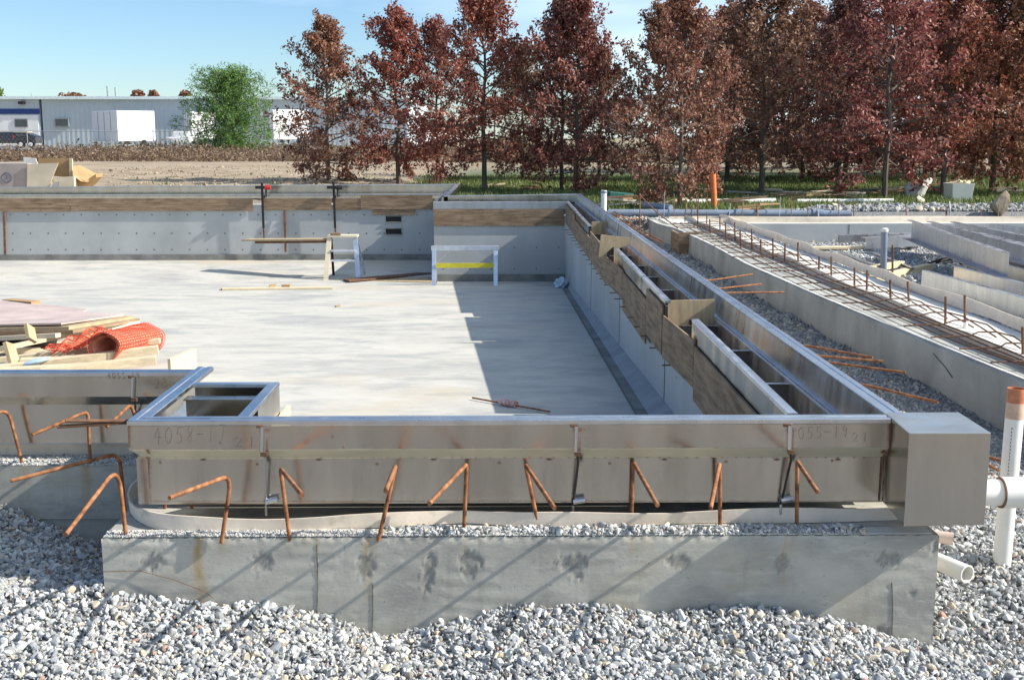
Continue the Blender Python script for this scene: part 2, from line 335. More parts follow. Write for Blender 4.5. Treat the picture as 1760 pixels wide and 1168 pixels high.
def pts_in(n, x0, x1, y0, y1): return rng.uniform(x0, x1, n), rng.uniform(y0, y1, n)
# near gravel
x, y = pts_in(125000, -3.6, 4.0, 3.75, 7.2)
keep = ~((x > XL-.0) & (x < XR+.005) & (y > YF-.008)) & ~((x <= XL) & (y > YL-.01)) & ~((x > 3.7) & (y > 5.4)); x, y = x[keep], y[keep]
vis = np.abs(x) < (y*.47+.5); x, y = x[vis], y[vis]
s = np.clip(rng.lognormal(math.log(.0108), .42, len(x)), .004, .028); z = ground_z(x, y)+s*.1+rng.uniform(-.004, .018, len(x))+.006*vnoise(x, y, 9, 3)
o = scatter('gravel', np.stack([x, y, z], -1), s, 2, STONE); tag(o, 'pale crushed stone heaped against the front wall', 'gravel', kind='stuff')
# trench and second basin
x, y = pts_in(42000, 1.95, 4.0, 7.0, 26.5); s = np.clip(rng.lognormal(math.log(.014), .3, len(x)), .007, .03)*np.clip(y/9, 1, 1.8)
z = ground_z(x, y)+s*.2; o = scatter('trench_gravel', np.stack([x, y, z], -1), s, 1, STONEG); tag(o, 'grey crushed stone in the trench beside the side gutter', 'gravel', kind='stuff')
x, y = pts_in(60000, 4.8, 14, 8, 25.6); k = x < y*.48+1; x, y = x[k], y[k]; s = np.clip(rng.lognormal(math.log(.024), .3, len(x)), .01, .05)
z = ground_z(x, y)+s*.3; o = scatter('basin_gravel', np.stack([x, y, z], -1), s, 1, STONE); tag(o, 'pale loose stone inside the second basin', 'gravel', kind='stuff')
x, y = pts_in(9000, 6.5, 15, 27.3, 29.2); kk = (x > 7+1.2*(y-27.3)); x, y = x[kk], y[kk]; s = np.clip(rng.lognormal(math.log(.04), .4, len(x)), .02, .11)
z = ground_z(x, y)+s*.4+.06*np.exp(-((y-28)/.5)**2); o = scatter('rubble_band', np.stack([x, y, z], -1), s, 1, STONEG); tag(o, 'band of larger grey stones behind the second basin', 'rubble', kind='stuff')
x, y = pts_in(2500, 1.9, 4.2, 25.2, 27.4); s = np.clip(rng.lognormal(math.log(.03), .3, len(x)), .02, .08)
o = scatter('corner_gravel', np.stack([x, y, np.full(len(x), -.46)+s*.3+0*x], -1), s, 1, STONE); tag(o, 'white stones behind the far corner of the gutter', 'gravel', kind='stuff')

# ------------------------------------------------------------------ concrete
def grid_face(x0, x1, z0, z1, y, nx_, nz_):
    X, Z = np.meshgrid(np.linspace(x0, x1, nx_), np.linspace(z0, z1, nz_)); i = np.arange(nx_*nz_).reshape(nz_, nx_)
    return np.stack([X, np.full_like(X, y), Z], -1).reshape(-1, 3), np.stack([i[:-1, :-1], i[:-1, 1:], i[1:, 1:], i[1:, :-1]], -1).reshape(-1, 4), X, Z
REB = [(380, 922, 398, 815, 291, 855, .05), (498, 918, 482, 805, 519, 850, .015), (650, 918, 680, 800, 663, 843, .015), (797, 908, 802, 797, 738, 865, .012),
       (927, 900, 903, 798, 953, 873, .012), (1085, 895, 1088, 793, 1130, 868, .012), (1238, 900, 1237, 796, 1221, 873, .012), (1370, 903, 1370, 792, 1405, 845, .012)]
fw = empty('concrete_wall', 'low grey concrete wall in the foreground with dark broken patches and gravel against it', 'wall')
V, Fc, X, Zg = grid_face(XL, XR, -1.5, CT, YF, 460, 70)
edge = np.clip((Zg-(CT-.03))/.03, 0, 1)
V[:, 1] += (.006*edge*(1+vnoise(X, Zg, 40))).ravel(); V[:, 2] -= (.004*edge*(1+vnoise(X, Zg, 31, 2))).ravel()
V[:, 1] += (.0012*np.sin(Zg*95+2.2*np.sin(X*3)+3*np.sin(X*9+Zg*20)*.3)*(vnoise(X, Zg, 3, 8) > .1)).ravel()
o = np_mesh('front_face', V, Fc, CONF, True, fw)
st = np.zeros_like(X)
for px, wd, a, ln in ((340, .026, 1.1, .42), (380, .012, .5, .1), (630, .018, .75, .34), (645, .01, .5, .2), (800, .012, .35, .12), (1085, .012, .35, .12), (1350, .012, .45, .3), (1362, .03, .3, .14), (545, .008, .4, .4)):
    xc = Yp(px, 930, YF).x+.006*np.sin(Zg*22); dz = np.clip((CT-Zg)/ln, 0, 1); st += a*np.exp(-((X-xc)/(wd*(.6+dz)))**2)*(1-dz)**.7*(.6+.4*np.abs(vnoise(X, Zg, 18, px)))
fattr(o, 'stain', np.clip(st, 0, 1))
b = MB(); b.bx(XL, XR, YF+.02, 5.95, -1.5, CT-.004); b.add([(XL, YF, -1.5), (XL, YF+.02, -1.5), (XL, YF+.02, CT-.006), (XL, YF, CT-.006)], [(0, 1, 2, 3)]); b.add([(XR, YF, -1.5), (XR, YF+.02, -1.5), (XR, YF+.02, CT-.006), (XR, YF, CT-.006)], [(0, 1, 2, 3)])
b.bx(-1.1, 1.36, 5.75, 5.95, CT-.002, -.27)
b.build('wall_body', CONF, fw)
def blob(cx_, cz_, w, h, y, seed, n=22):
    r = random.Random(seed); pts = []
    for k in range(n):
        a = 2*math.pi*k/n; q = .75+.35*r.random(); pts.append((cx_+math.cos(a)*w/2*q, cz_+math.sin(a)*h/2*q))
    vs = [(p[0], y, p[1]) for p in pts]+[(cx_+(p[0]-cx_)*.72, y-.006-.005*r.random(), cz_+(p[1]-cz_)*.72) for p in pts]+[(cx_, y-.003, cz_)]
    fs = [(k, (k+1) % n, n+(k+1) % n, n+k) for k in range(n)]+[(n+k, n+(k+1) % n, 2*n) for k in range(n)]
    return vs, fs
pa = np.zeros_like(X)
PATCH = [(265, 965, 34, 30), (450, 966, 36, 32), (628, 973, 36, 40), (737, 985, 22, 72), (808, 965, 42, 34), (806, 985, 20, 28), (985, 966, 56, 30), (990, 986, 26, 26), (1166, 965, 42, 28), (1344, 967, 26, 34), (1527, 960, 40, 28), (1608, 938, 14, 26), (1566, 1020, 20, 9), (1518, 1087, 38, 26)]
for i, (px, py, w, h) in enumerate(PATCH):
    c = Yp(px, py, YF-.002); k = YF/2000*1.05; dx, dz = (X-c.x)/(w*k/2), (Zg-c.z)/(h*k/2)
    if w < 25 and h > 60: dx = dx-.6*dz
    rr0 = np.sqrt(dx**2+dz**2)+.34*vnoise(X*.8+.3*Zg, Zg, 30+3*(i%4), i)+.30*vnoise(X+.02*vnoise(X, Zg, 40, 1), Zg+.015*vnoise(X, Zg, 50, 7), 75, i*3)+rng.uniform(-.12, .12, X.shape); pa = np.maximum(pa, np.clip((1.15-rr0)/.35, 0, 1)*(.75+.25*vnoise(X, Zg, 70, i)))
    if i not in (3, 11, 12):
        pass
co_ = bpy.data.objects['front_face']; fattr(co_, 'patch', np.clip(pa, 0, .85)*rng.uniform(.55, .95, X.shape)); V[:, 1] += (.006*pa*(.7+.4*vnoise(X, Zg, 55, 4))-.003*np.exp(-((pa-.15)/.1)**2)*(pa > .01)).ravel(); co_.data.vertices.foreach_set('co', V.astype(np.float32).ravel()); co_.data.update()
# formwork joint lines
for px, y0, y1 in ((545, 935, 1055), (1533, 1000, 1090), (640, 1000, 1085)):
    a = Yp(px, y0, YF-.001); c = Yp(px, y1, YF-.001); b = MB(); b.tube([a, ((a+c)/2)+Vector((.004, 0, 0)), c], .0022, 5); b.build('joint_line', CONR, fw)
a_ = [(175, 982), (240, 980), (300, 996), (350, 1015), (368, 1028)]
b = MB(); b.tube([Yp(px, py, YF-.006-.004*i) for i, (px, py) in enumerate(a_)], .0016, 5); tag(b.build('tie_wire', RUSTD), 'thin rusty tie wire curving across the left end of the front wall', 'wire')

# crushed mortar and stones lying along the wall top
def top_stones(name, n, x0, x1, y0, y1, s0, z, label, dens=None, material=STONE):
    x, y = pts_in(n, x0, x1, y0, y1)
    if dens is not None: k = rng.uniform(size=n) < dens(x, y); x, y = x[k], y[k]
    s = np.clip(rng.lognormal(math.log(s0), .35, len(x)), s0*.5, s0*2.2)
    o = scatter(name, np.stack([x, y, np.full(len(x), z)+s*.35+rng.uniform(0, s0*1.3, len(x))], -1), s, 2, material); tag(o, label, 'gravel', kind='stuff'); return o
top_stones('top_gravel', 2600, -.55, 1.72, YF+.012, YF+.105, .0095, CT, 'white stones heaped along the top of the front wall behind the hooked bars', lambda x, y: np.clip(.55+.5*vnoise(x, y, 4, 1), .12, 1)*(x > -.35-.3*rng.uniform(size=len(x))))
top_stones('top_grit', 9000, XL+.01, XR-.35, YF+.004, YF+.085, .0040, CT, 'white grit along the top of the front wall', lambda x, y: np.clip(1.1-.5*(x > 0)-(y-YF)*4, .1, 1))
top_stones('left_top_grit', 6000, -4.2, XL-.02, YL+.004, YL+.2, .005, CT, 'white grit along the top of the left wall', lambda x, y: np.clip(1-(y-YL)*3, .1, 1))
b = MB(); b.bx(XL+.006, XR-.03, YF+.01, YF+.1, CT-.001, CT+.0035); tag(b.build('mortar_bed', WHT), 'thin white mortar bed on top of the front wall under the cream strip', 'mortar bed')

lw = empty('concrete_wall', 'low concrete wall at the left, half in shadow, under the left gutter', 'wall')
V, Fc, X, Zg = grid_face(-9, XL-.003, -1.5, CT, YL, 300, 40); o = np_mesh('front_face', V, Fc, CONF, True, lw)
st = .8*np.exp(-((X-(Yp(148, 820, YL).x))/.02)**2)*np.clip(1-(CT-Zg)/.4, 0, 1)+.4*np.exp(-((X-(Yp(45, 820, YL).x))/.015)**2)*np.clip(1-(CT-Zg)/.2, 0, 1); fattr(o, 'stain', st)
b = MB(); b.bx(-9, XL-.003, YL+.004, YL+.75, -1.6, CT-.004); b.bx(-9, -1.75, YL+.6, YL+.74, CT, -.28); b.bx(XL-.001, -1.2, 5.96, YL+.749, -1.6, CT-.005); b.build('wall_body', CONF, lw)
b = MB(); b.bx(-9, XL-.01, YL+.01, YL+.2, CT-.001, CT+.0035); tag(b.build('mortar_bed', WHT), 'thin white mortar bed on top of the left wall', 'mortar bed')

def holes(b, pts, ax, r=.016, m=1):     # small tie holes, 2 mm proud dark discs on a wall face
    for p in pts:
        n = 8; vs = []
        for k in range(n):
            a = 2*math.pi*k/n
            vs.append((p[0]+r*math.cos(a), p[1], p[2]+r*math.sin(a)) if ax == 'y' else (p[0], p[1]+r*math.cos(a), p[2]+r*math.sin(a)))
        b.add(vs, [tuple(range(n))], m)
# side wall
b = MB(); b.bx(1.40, 1.98, 5.955, FY0-.003, -2.2, CT); b.bx(1.40, 1.47, 5.955, FY0-.003, CT, -.30)
hp = [(1.397, yy, zz) for yy in np.arange(6.5, 24, .8) for zz in (-.55, -.85) if zz > fz(yy)+.2]; holes(b, hp, 'x', .012)
for yy in (9.55, 13.2, 17.3): b.bx(1.395, 1.3999, yy, yy+.012, fz(yy), -.4, 1)
sw = b.build('concrete_wall', [CONW, CONR]); tag(sw, 'long pale concrete pool wall in shadow under the side gutter', 'wall')
# floor edge strip along the side wall
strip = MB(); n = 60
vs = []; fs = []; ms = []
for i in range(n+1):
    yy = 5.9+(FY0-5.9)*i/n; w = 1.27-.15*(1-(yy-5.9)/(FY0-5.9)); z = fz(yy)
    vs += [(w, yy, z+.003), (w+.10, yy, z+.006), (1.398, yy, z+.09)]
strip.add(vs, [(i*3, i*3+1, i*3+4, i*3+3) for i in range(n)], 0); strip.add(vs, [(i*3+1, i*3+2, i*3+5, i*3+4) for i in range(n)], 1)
tag(strip.build('cove_strip', [CONB, mat('cove_concrete', (.33, .335, .33), .85, 0, .15, 3, .3, 40)]), 'dark cove strip between the floor and the side wall', 'cove')
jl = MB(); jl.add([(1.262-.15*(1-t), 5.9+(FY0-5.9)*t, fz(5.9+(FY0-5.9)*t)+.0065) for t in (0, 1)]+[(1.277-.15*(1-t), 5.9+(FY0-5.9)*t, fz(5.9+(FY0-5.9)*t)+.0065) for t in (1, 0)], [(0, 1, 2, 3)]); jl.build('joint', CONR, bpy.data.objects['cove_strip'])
# far walls
b = MB(); xj = Yp(746, 400, FY0).x
b.bx(xj, 1.3985, FY0, FY0+.55, -2.2, -.30)
holes(b, [Yp(px, py, FY0-.002) for py in (425, 462) for px in (762, 808, 845, 884, 922, 960)], 'y'); holes(b, [Yp(px, 388.5, FY0-.002) for px in (765, 802, 845, 884, 922)], 'y', .012)
fwl = b.build('concrete_wall', [CONW, CONR]); tag(fwl, 'grey concrete end wall standing behind the aluminium sawhorse', 'wall')
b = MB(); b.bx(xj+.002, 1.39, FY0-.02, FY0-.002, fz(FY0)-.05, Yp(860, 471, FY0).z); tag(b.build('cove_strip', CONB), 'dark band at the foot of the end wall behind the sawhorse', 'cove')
b = MB(); xl2 = -17
b.bx(xl2, xj+.28, FY1, FY1+.5, -2.4, -.25); b.bx(xj-.0, xj+.28, FY0+.552, FY1-.002, -2.4, -.3)
holes(b, [Yp(18+30.4*i, 369, FY1-.002) for i in range(-1, 24)]+[Yp(22+30.4*i, 401, FY1-.002) for i in range(-1, 24)]+[Yp(22+30.4*i, 429, FY1-.002) for i in range(-1, 24)], 'y', .02)
fw2 = b.build('concrete_wall', [CONW, CONR]); tag(fw2, 'long far concrete wall at the left with rows of tie holes and two slots', 'wall')
for py in (372, 393):
    a = Yp(663, py, FY1-.003); c = Yp(690, py+9, FY1-.003); s1 = MB(); s1.bx(a.x, c.x, FY1-.012, FY1-.003, c.z, a.z); s1.build('slot', BLACK, fw2)
    s2 = MB(); s2.bx(a.x-.02, c.x+.02, FY1-.03, FY1-.001, c.z-.02, c.z-.0); s2.bx(a.x-.02, c.x+.02, FY1-.025, FY1-.001, a.z, a.z+.015); s2.build('slot_frame', CONB, fw2)
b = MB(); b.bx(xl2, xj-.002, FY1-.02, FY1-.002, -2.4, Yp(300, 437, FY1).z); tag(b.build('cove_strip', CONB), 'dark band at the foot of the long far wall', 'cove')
# pool floor
n = 60; vs = []; fs = []
for i in range(n+1):
    yy = 6.35+(FY1+.1-6.35)*i/n; z = fz(yy) if yy < FY0 else fz(FY0)+(zf2-fz(FY0))*(yy-FY0)/(FY1-FY0)
    vs += [(-17.5, yy, z), (-8, yy, z), (1.42, yy, z)]
for i in range(n): fs += [(i*3, i*3+1, i*3+4, i*3+3), (i*3+1, i*3+2, i*3+5, i*3+4)]
tag(MB().add(vs, fs).build('pool_floor', FLR), 'pale streaked concrete floor of the empty pool', 'floor', kind='structure')

# ------------------------------------------------------------------ gutters
RAIL = [(.003, -.024), (.003, -.002), (0, 0), (-.030, 0), (-.034, -.005), (-.052, -.005), (-.056, 0), (-.086, 0), (-.089, -.003), (-.089, -.024)]
OUT = [(0, -.02), (0, -.14), (-.065, -.2), (-.065, -.425)]
IRAIL = [(0, -.02), (0, -.002), (.003, 0), (.048, 0), (.051, -.002), (.051, -.02)]
XF0, XF1 = Zp(219, 722.5).x, Zp(1532, 719).x; YG = 5.30; YA = 6.60
gf = empty('pool_gutter', 'long stainless gutter across the foreground with handwriting and rusty weld spots', 'gutter')
path = [(XF0, YA, 0), (XF0, YG, 0), (XF1, YG, 0)]
MB().ext(path, RAIL, 1).build('top_rail', STR, gf, bevel=.002)
b = MB(); b.ext([(XF0, YA, 0), (XF0, YG, 0), (XF0+.01, YG, 0)], sheet(OUT, .004), 1); b.build('return_panel', ST, gf)
# front panel as a fine sheet with stains
prof = [(0, -.024), (0, -.06), (0, -.10), (0, -.138), (-.004, -.144), (-.03, -.168), (-.061, -.197), (-.065, -.203)]+[(-.065, -.203-.222*k/26) for k in range(1, 27)]+[(-.071, -.429), (-.30, -.431)]
pr2 = []
for (d0, z0), (d1, z1) in zip(prof, prof[1:]):
    m_ = 5 if abs(z1-z0) > .02 else 2
    for k in range(m_): pr2.append((d0+(d1-d0)*k/m_, z0+(z1-z0)*k/m_))
pr2.append(prof[-1]); pr2 = np.array(pr2); nxp = 900; XX = np.linspace(XF0, XF1, nxp)
Xg, Dg = np.meshgrid(XX, pr2[:, 0]); _, Zg = np.meshgrid(XX, pr2[:, 1])
Xc = np.maximum(Xg, XF0-Dg)   # mitred left end
warp = .0012*np.sin(Xg*2.1+1)+.0005*np.sin(Xg*7.3)
Vv = np.stack([Xc, YG-.004-Dg+warp, Zg], -1).reshape(-1, 3); i = np.arange(Xg.size).reshape(Xg.shape)
Fp = np.stack([i[:-1, :-1], i[1:, :-1], i[1:, 1:], i[:-1, 1:]], -1).reshape(-1, 4)
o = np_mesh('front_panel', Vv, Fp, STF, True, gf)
try: o.data.set_sharp_from_angle(angle=R(25))
except Exception: pass
st = np.zeros_like(Xg); gr = np.zeros_like(Xg)
def spot(px, py, wx, wz, a, arr):
    p = Yp(px, py, YG+.06 if py > 780 else YG); k = YG/2000*1.03
    arr += a*np.exp(-(np.abs((Xg-p.x)/(wx*k))**2.5)-(np.abs((Zg-p.z)/(wz*k))**2.5))
rr = random.Random(4)
for k_ in range(60):
    px = 262+k_*22.3+rr.uniform(-4, 4)
    if px < 1500: spot(px, 785.5, 1.6+rr.random(), 1.5, .75, st)
for px in (349, 548, 745, 944, 1142, 1335, 1440): spot(px, 789, 5, 1.9, 1.2, st); spot(px, 789, 3, 1, .9, gr)
for px, py in ((275, 794), (442, 797), (648, 797), (1048, 796), (1248, 793), (1430, 791), (572, 750), (590, 768), (379, 761), (858, 795)): spot(px, py, 2.4, 2.2, 1, st)
for px in (455, 992, 1357): spot(px+4, 765, 3, 20, .9, st); spot(px+6, 785, 4, 8, 1, gr); spot(px+3, 738, 9, 4, .8, st); spot(px+5, 860, 8, 4, .5, gr)
for py in range(720, 862, 4):
    xe = 1530 if py < 775 else 1520
    spot(xe+rr.uniform(-1, 1), py, 4.5, 3, .8, st); spot(xe+2, py, 2, 3, .8, gr)
    xe = 220 if py < 770 else 252; spot(xe+2, py, 3+2*rr.random(), 3, .7, st)
for px in range(255, 1520, 7): spot(px, 861, 5, 1.2, .35*rr.random()+.15, st)
for _ in range(26): spot(rr.uniform(260, 1500), rr.uniform(735, 770), rr.uniform(5, 25), rr.uniform(4, 14), rr.uniform(.03, .10), st)
for _ in range(40): spot(rr.uniform(260, 1500), rr.uniform(800, 855), rr.uniform(2, 6), rr.uniform(10, 40), rr.uniform(.03, .13), gr)
fattr(o, 'stain', np.clip(st, 0, 1)); fattr(o, 'grime', np.clip(gr, 0, .9)); fattr(o, 'dull', ((Zg < -.139) & (Zg > -.202)).astype(float)*.8)  # last mask lightens the ledge: reflected gravel light put into its colour
# channel behind, box at the left return
b = MB(); b.bx(XF0+.07, XF1+.08, YG+.30, YG+.48, -.435, -.425); b.bx(XF0+.08, -1.18, YG+.48, 6.15, -.435, -.425); b.build('channel_floor', STD, gf)
b = MB(); b.bx(XF0+.6, XF1-.55, YG+.476, YG+.48, -.425, -.27); b.build('back_plate', STD, gf)
xi = -1.18
MB().ext([(xi, 5.392, 0), (xi, 6.17, 0), (XF0+.092, 6.17, 0)], [(0, -.02), (0, -.002), (-.003, 0), (-.052, 0), (-.055, -.002), (-.055, -.02)], 1).build('inner_rail', STR, gf, bevel=.0015)
MB().ext([(xi-.002, 5.60, 0), (xi-.002, 6.168, 0), (XF0+.092, 6.168, 0)], [(0, -.0205), (-.004, -.0205), (-.004, -.424), (0, -.424)], 1).build('inner_wall', ST, gf)
b = MB(); b.bx(XF0+.09, xi-.06, 5.98, 6.0, -.15, -.05); b.bx(XF0+.09, xi-.06, 5.93, 6.02, -.049, -.043); b.build('cross_plate', ST, gf)
b = MB(); b.bx(XF0+.086, XF0+.115, 5.45, 6.15, -.16, -.15); b.bx(XF0+.10, XF0+.15, 5.45, 6.15, -.175, -.165); b.build('ledge', STR, gf)
# handwriting
GL = {'4': [[(.55, 1), (.1, .45), (.85, .45)], [(.62, .8), (.55, 0)]], '0': [[(.5, 1), (.2, .8), (.15, .4), (.35, .05), (.65, .1), (.8, .45), (.75, .8), (.5, 1)]],
      '5': [[(.85, 1), (.35, .95), (.25, .55), (.6, .6), (.8, .35), (.6, .05), (.2, .05)]], '8': [[(.75, .85), (.45, 1), (.25, .8), (.7, .35), (.6, .05), (.3, .05), (.25, .3), (.7, .65), (.75, .85)]],
      '-': [[(.1, .5), (.8, .52)]], '1': [[(.5, 1), (.45, 0)]], '9': [[(.75, .7), (.45, .5), (.25, .75), (.5, 1), (.75, .85), (.7, .3), (.5, 0)]],
      '7': [[(.15, .95), (.8, 1), (.45, 0)]], '2': [[(.2, .75), (.45, 1), (.75, .8), (.6, .4), (.2, .05), (.85, .08)]], '3': [[(.2, .9), (.6, 1), (.7, .75), (.4, .55), (.75, .35), (.6, .05), (.2, .1)]]}
def write(txt, px, py, w, h, Y, parent, drop=0, sp=1.0):
    b = MB()
    for i_, ch in enumerate(txt):
        if ch == ' ': continue
        for stk in GL[ch]:
            b.tube([Yp(px+(i_*sp+u*.85)*w, py+drop*i_-v*h, Y) for u, v in stk], .0014, 5)
    return b.build('handwriting', INK, parent)
write('4058-17', 264, 764, 18.3, 29, YG-.0055, gf, -1.0); write('21', 399, 768, 24, 18, YG-.0055, gf)
write('4055-19', 1356, 755, 15, 20, YG-.0055, gf, -.8); write('21', 1463, 758, 17, 15, YG-.0055, gf)
# front-left arm end cap etc.
def strut(px, Yface, top, mid, foot, parent, lean=0):
    a = Yp(px+2, top, Yface-.012); c = Yp(px+1, mid, Yface-.012); d = Yp(px+8+lean, foot, Yface+.035)
    s = empty('leveling_rod', '', '')
    b = MB(); b.tube([a, c], .0105, 10); b.build('sleeve', STR, s, True)
    b = MB(); b.box(a+Vector((-.012, .004, 0)), (.035, .012, .012)); b.build('clip', RUSTD, s); b = MB(); b.box(c+Vector((.008, .003, -.012)), (.03, .014, .02)); b.build('clip', RUSTD, s)
    b = MB(); b.tube([c+Vector((.004, .004, -.01)), c+Vector((.012, .006, -.05)), d], .0062, 8); b.build('rod', DARK if lean else STD, s, True)
    b = MB(); b.tube([d+Vector((.0, 0, .02)), d+Vector((.055, .0, .028))], .016, 10); b.build('foot_nut', STR, s, True)
    b = MB(); b.tube([d, d+Vector((0, 0, -.05))], .007, 8); b.build('foot', STR, s, True); return s
tag(strut(449, YG, 733, 776, 868, 0), 'bright levelling rod on the front gutter beside the first handwriting', 'rod', 'levelling rods on the gutters')
tag(strut(989, YG, 732, 776, 868, 0, -12), 'bright levelling rod at the middle of the front gutter', 'rod', 'levelling rods on the gutters')
tag(strut(1356, YG, 731, 772, 866, 0, -22), 'levelling rod on the front gutter near the square steel box, its rod leaning left', 'rod', 'levelling rods on the gutters')

# left gutter
YLG = 6.44
gl = empty('pool_gutter', 'stainless gutter run at the left behind the jog, carrying faint handwriting', 'gutter')
pl = [(-9, YLG, 0), (XF0-.002, YLG, 0)]
MB().ext(pl, RAIL, 1).build('top_rail', STR, gl, bevel=.002)
V = MB().ext(pl, sheet(OUT, .004), 1).build('front_panel', ST, gl)
b = MB(); b.bx(-9, XF0+.1, YLG+.07, YLG+.45, -.437, -.427); b.build('channel_floor', STD, gl)
write('4055-19', 184, 651, 8.2, 11, YLG-.0055, gl); write('23', 264, 668, 13, 18, YLG-.0055, gl)
for px in (28, 196): a = Yp(px, 692, YLG+.06); b = MB(); b.box(a, (.045, .006, .008)); b.build('weld_spot', RUSTD, gl)
tag(strut(227, YLG, 648, 683, 720, 0, -6), 'levelling rod on the left gutter behind the jog', 'rod', 'levelling rods on the gutters')

# side gutter
P0 = Vector((1.94, 5.412, 0)); P1 = Yp(998, 333, 24.65)
gs = empty('pool_gutter', 'long stainless side gutter running away from the foreground beside the gravel trench', 'gutter')
MB().ext([P0, P1], RAIL, 1).build('top_rail', STR, gs, bevel=.002)
MB().ext([P0, P1], sheet(OUT, .004), 1).build('outer_panel', ST, gs)
pi0 = P0.copy(); pi1 = P1.copy()
MB().ext([pi0, pi1], [(-.085, -.02), (-.089, -.02), (-.105, -.165), (-.101, -.165)], 1).build('inner_face', STR, gs)
MB().ext([pi0, pi1], [(-.101, -.166), (-.130, -.166), (-.130, -.185), (-.14, -.185), (-.14, -.42), (-.136, -.42), (-.136, -.18), (-.101, -.17)], 1).build('ledge', STR, gs)
for i_, yy in enumerate([6.97, 8.09, 9.2, 10.3, 11.4, 12.5, 13.6, 14.8, 15.9, 17, 18.1, 19.2, 20.3, 21.4, 22.5, 23.5]):
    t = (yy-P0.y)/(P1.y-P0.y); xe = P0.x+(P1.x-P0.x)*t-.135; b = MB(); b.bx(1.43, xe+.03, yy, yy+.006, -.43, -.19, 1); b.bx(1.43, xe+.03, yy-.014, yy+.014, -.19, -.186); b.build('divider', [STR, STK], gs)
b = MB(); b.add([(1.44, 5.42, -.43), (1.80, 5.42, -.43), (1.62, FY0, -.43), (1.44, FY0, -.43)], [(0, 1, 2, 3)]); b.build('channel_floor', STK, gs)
segs = [(5.40, 1.386, 8.30, 1.392), (8.32, 1.378, 14.2, 1.388), (14.25, 1.372, 24.1, 1.375)]
sgm = [(Zp(1353, 709), Zp(1189, 548)), (Zp(1143, 516), Zp(1055, 425.5)), (Zp(1017-6, 387), Zp(973, 345.5))]
for (a, c) in sgm:
    a = Vector((a.x, max(a.y, 5.394), 0)); c = Vector((c.x, min(c.y, FY0+.05), 0))
    MB().ext([a, c], IRAIL, 1).build('inner_rail', STR, gs, bevel=.0015)
    MB().ext([a, c], [(.002, -.0205), (.006, -.0205), (.006, -.40), (.002, -.40)], 1).build('inner_wall', ST, gs)
# square steel box
gb = empty('collector_box', 'square stainless box at the right end of the front gutter with a white pipe', 'steel box')
x0, x1 = Zp(1562, 745).x, Zp(1701, 743).x; y0 = Zp(1562, 745).y
b = MB(); b.add([(x0, y0, 0), (x1, y0, 0), (x1+.01, 5.41, 0), (XF1-.0, 5.41, 0), (XF1, YG, 0), (x0, y0, -.435), (x1, y0, -.43), (x1+.01, 5.41, -.43), (XF1, 5.41, -.43), (XF1, YG, -.43)], [(0, 1, 2, 3, 4), (0, 5, 6, 1), (1, 6, 7, 2), (0, 4, 9, 5), (5, 9, 8, 7, 6), (2, 7, 8, 3), (3, 8, 9, 4)]); b.v = [(v[0]+(.0015 if v[0] < XF1+.01 else 0), v[1], v[2]+.0035) for v in b.v]
b.build('box_shell', ST, gb, bevel=.003)
b = MB(); b.tube([(XF1-.001, YG-.004, -.02), (XF1-.001, YG-.006, -.14), (XF1-.012, YG+.05, -.20), (XF1-.016, YG+.058, -.42)], .004, 6); b.build('weld_seam', RUSTD, gb)

# far gutters
gfar = empty('pool_gutter', 'stainless gutter above the end wall behind the sawhorse', 'gutter')
a = Yp(770, 336, 24.65)
MB().ext([P1, a], RAIL, 1).build('top_rail', STR, gfar)
MB().ext([P1, a], [(-.086, -.02), (-.089, -.02), (-.089, -.17), (-.086, -.17)], 1).build('inner_face', ST, gfar)
MB().ext([P1, a], sheet(OUT, .004), 1).build('outer_panel', ST, gfar)
ir = [(0, -.02), (0, 0), (-.051, 0), (-.051, -.02)]
zl = Yp(860, 359, FY0-.02).z
aa = Vector((xj-.01, FY0-.02, 0))
b = MB(); b.bx(xj-.01, 1.43, FY0-.02, FY0+.03, -.02, 0); b.build('inner_rail', STR, gfar); b = MB(); b.bx(xj-.008, 1.43, FY0-.018, FY0-.014, zl, -.0205); b.build('inner_wall', STD, gfar)
b = MB(); b.bx(xj, 1.6, FY0+.03, 24.56, -.35, -.34); b.build('channel_floor', STD, gfar)
gj = empty('pool_gutter', 'long stainless gutter above the far left wall, stepping forward at its right end', 'gutter')
c = Yp(790, 316, 27.85); d = Yp(-40, 321.5, 27.85)
MB().ext([a, c, d], RAIL, 1).build('top_rail', STR, gj)
MB().ext([a, c, d], [(-.086, -.02), (-.089, -.02), (-.089, -.22), (-.086, -.22)], 1).build('inner_face', ST, gj)
MB().ext([a, c, d], sheet(OUT, .004), 1).build('outer_panel', ST, gj)
e0 = Yp(746, 347, FY0-.02); e1 = Yp(767, 327, FY1-.02); e1.z = 0.06; e2 = Yp(-40, 334.5, FY1-.02)
e2.z = Yp(-40, 334.5, FY1-.02).z
b = MB(); b.ext([(xj, FY0, -.001), e1], [(0, 0), (-.05, 0), (-.05, -.02), (0, -.02)], -1); b.ext([(e1.x+.04, FY1-.02, Yp(767, 333, FY1-.02).z), e2], [(0, 0), (.05, 0), (.05, -.02), (0, -.02)], 1); b.build('inner_rail', STR, gj)
zp1 = Yp(300, 341, FY1).z
b = MB(); b.bx(-17, xj-.02, FY1-.018, FY1-.012, zp1, Yp(300, 334.6, FY1).z-.02); b.bx(xj+.004, xj+.008, FY0+.02, FY1, -.3, -.02); b.build('inner_wall', ST, gj)

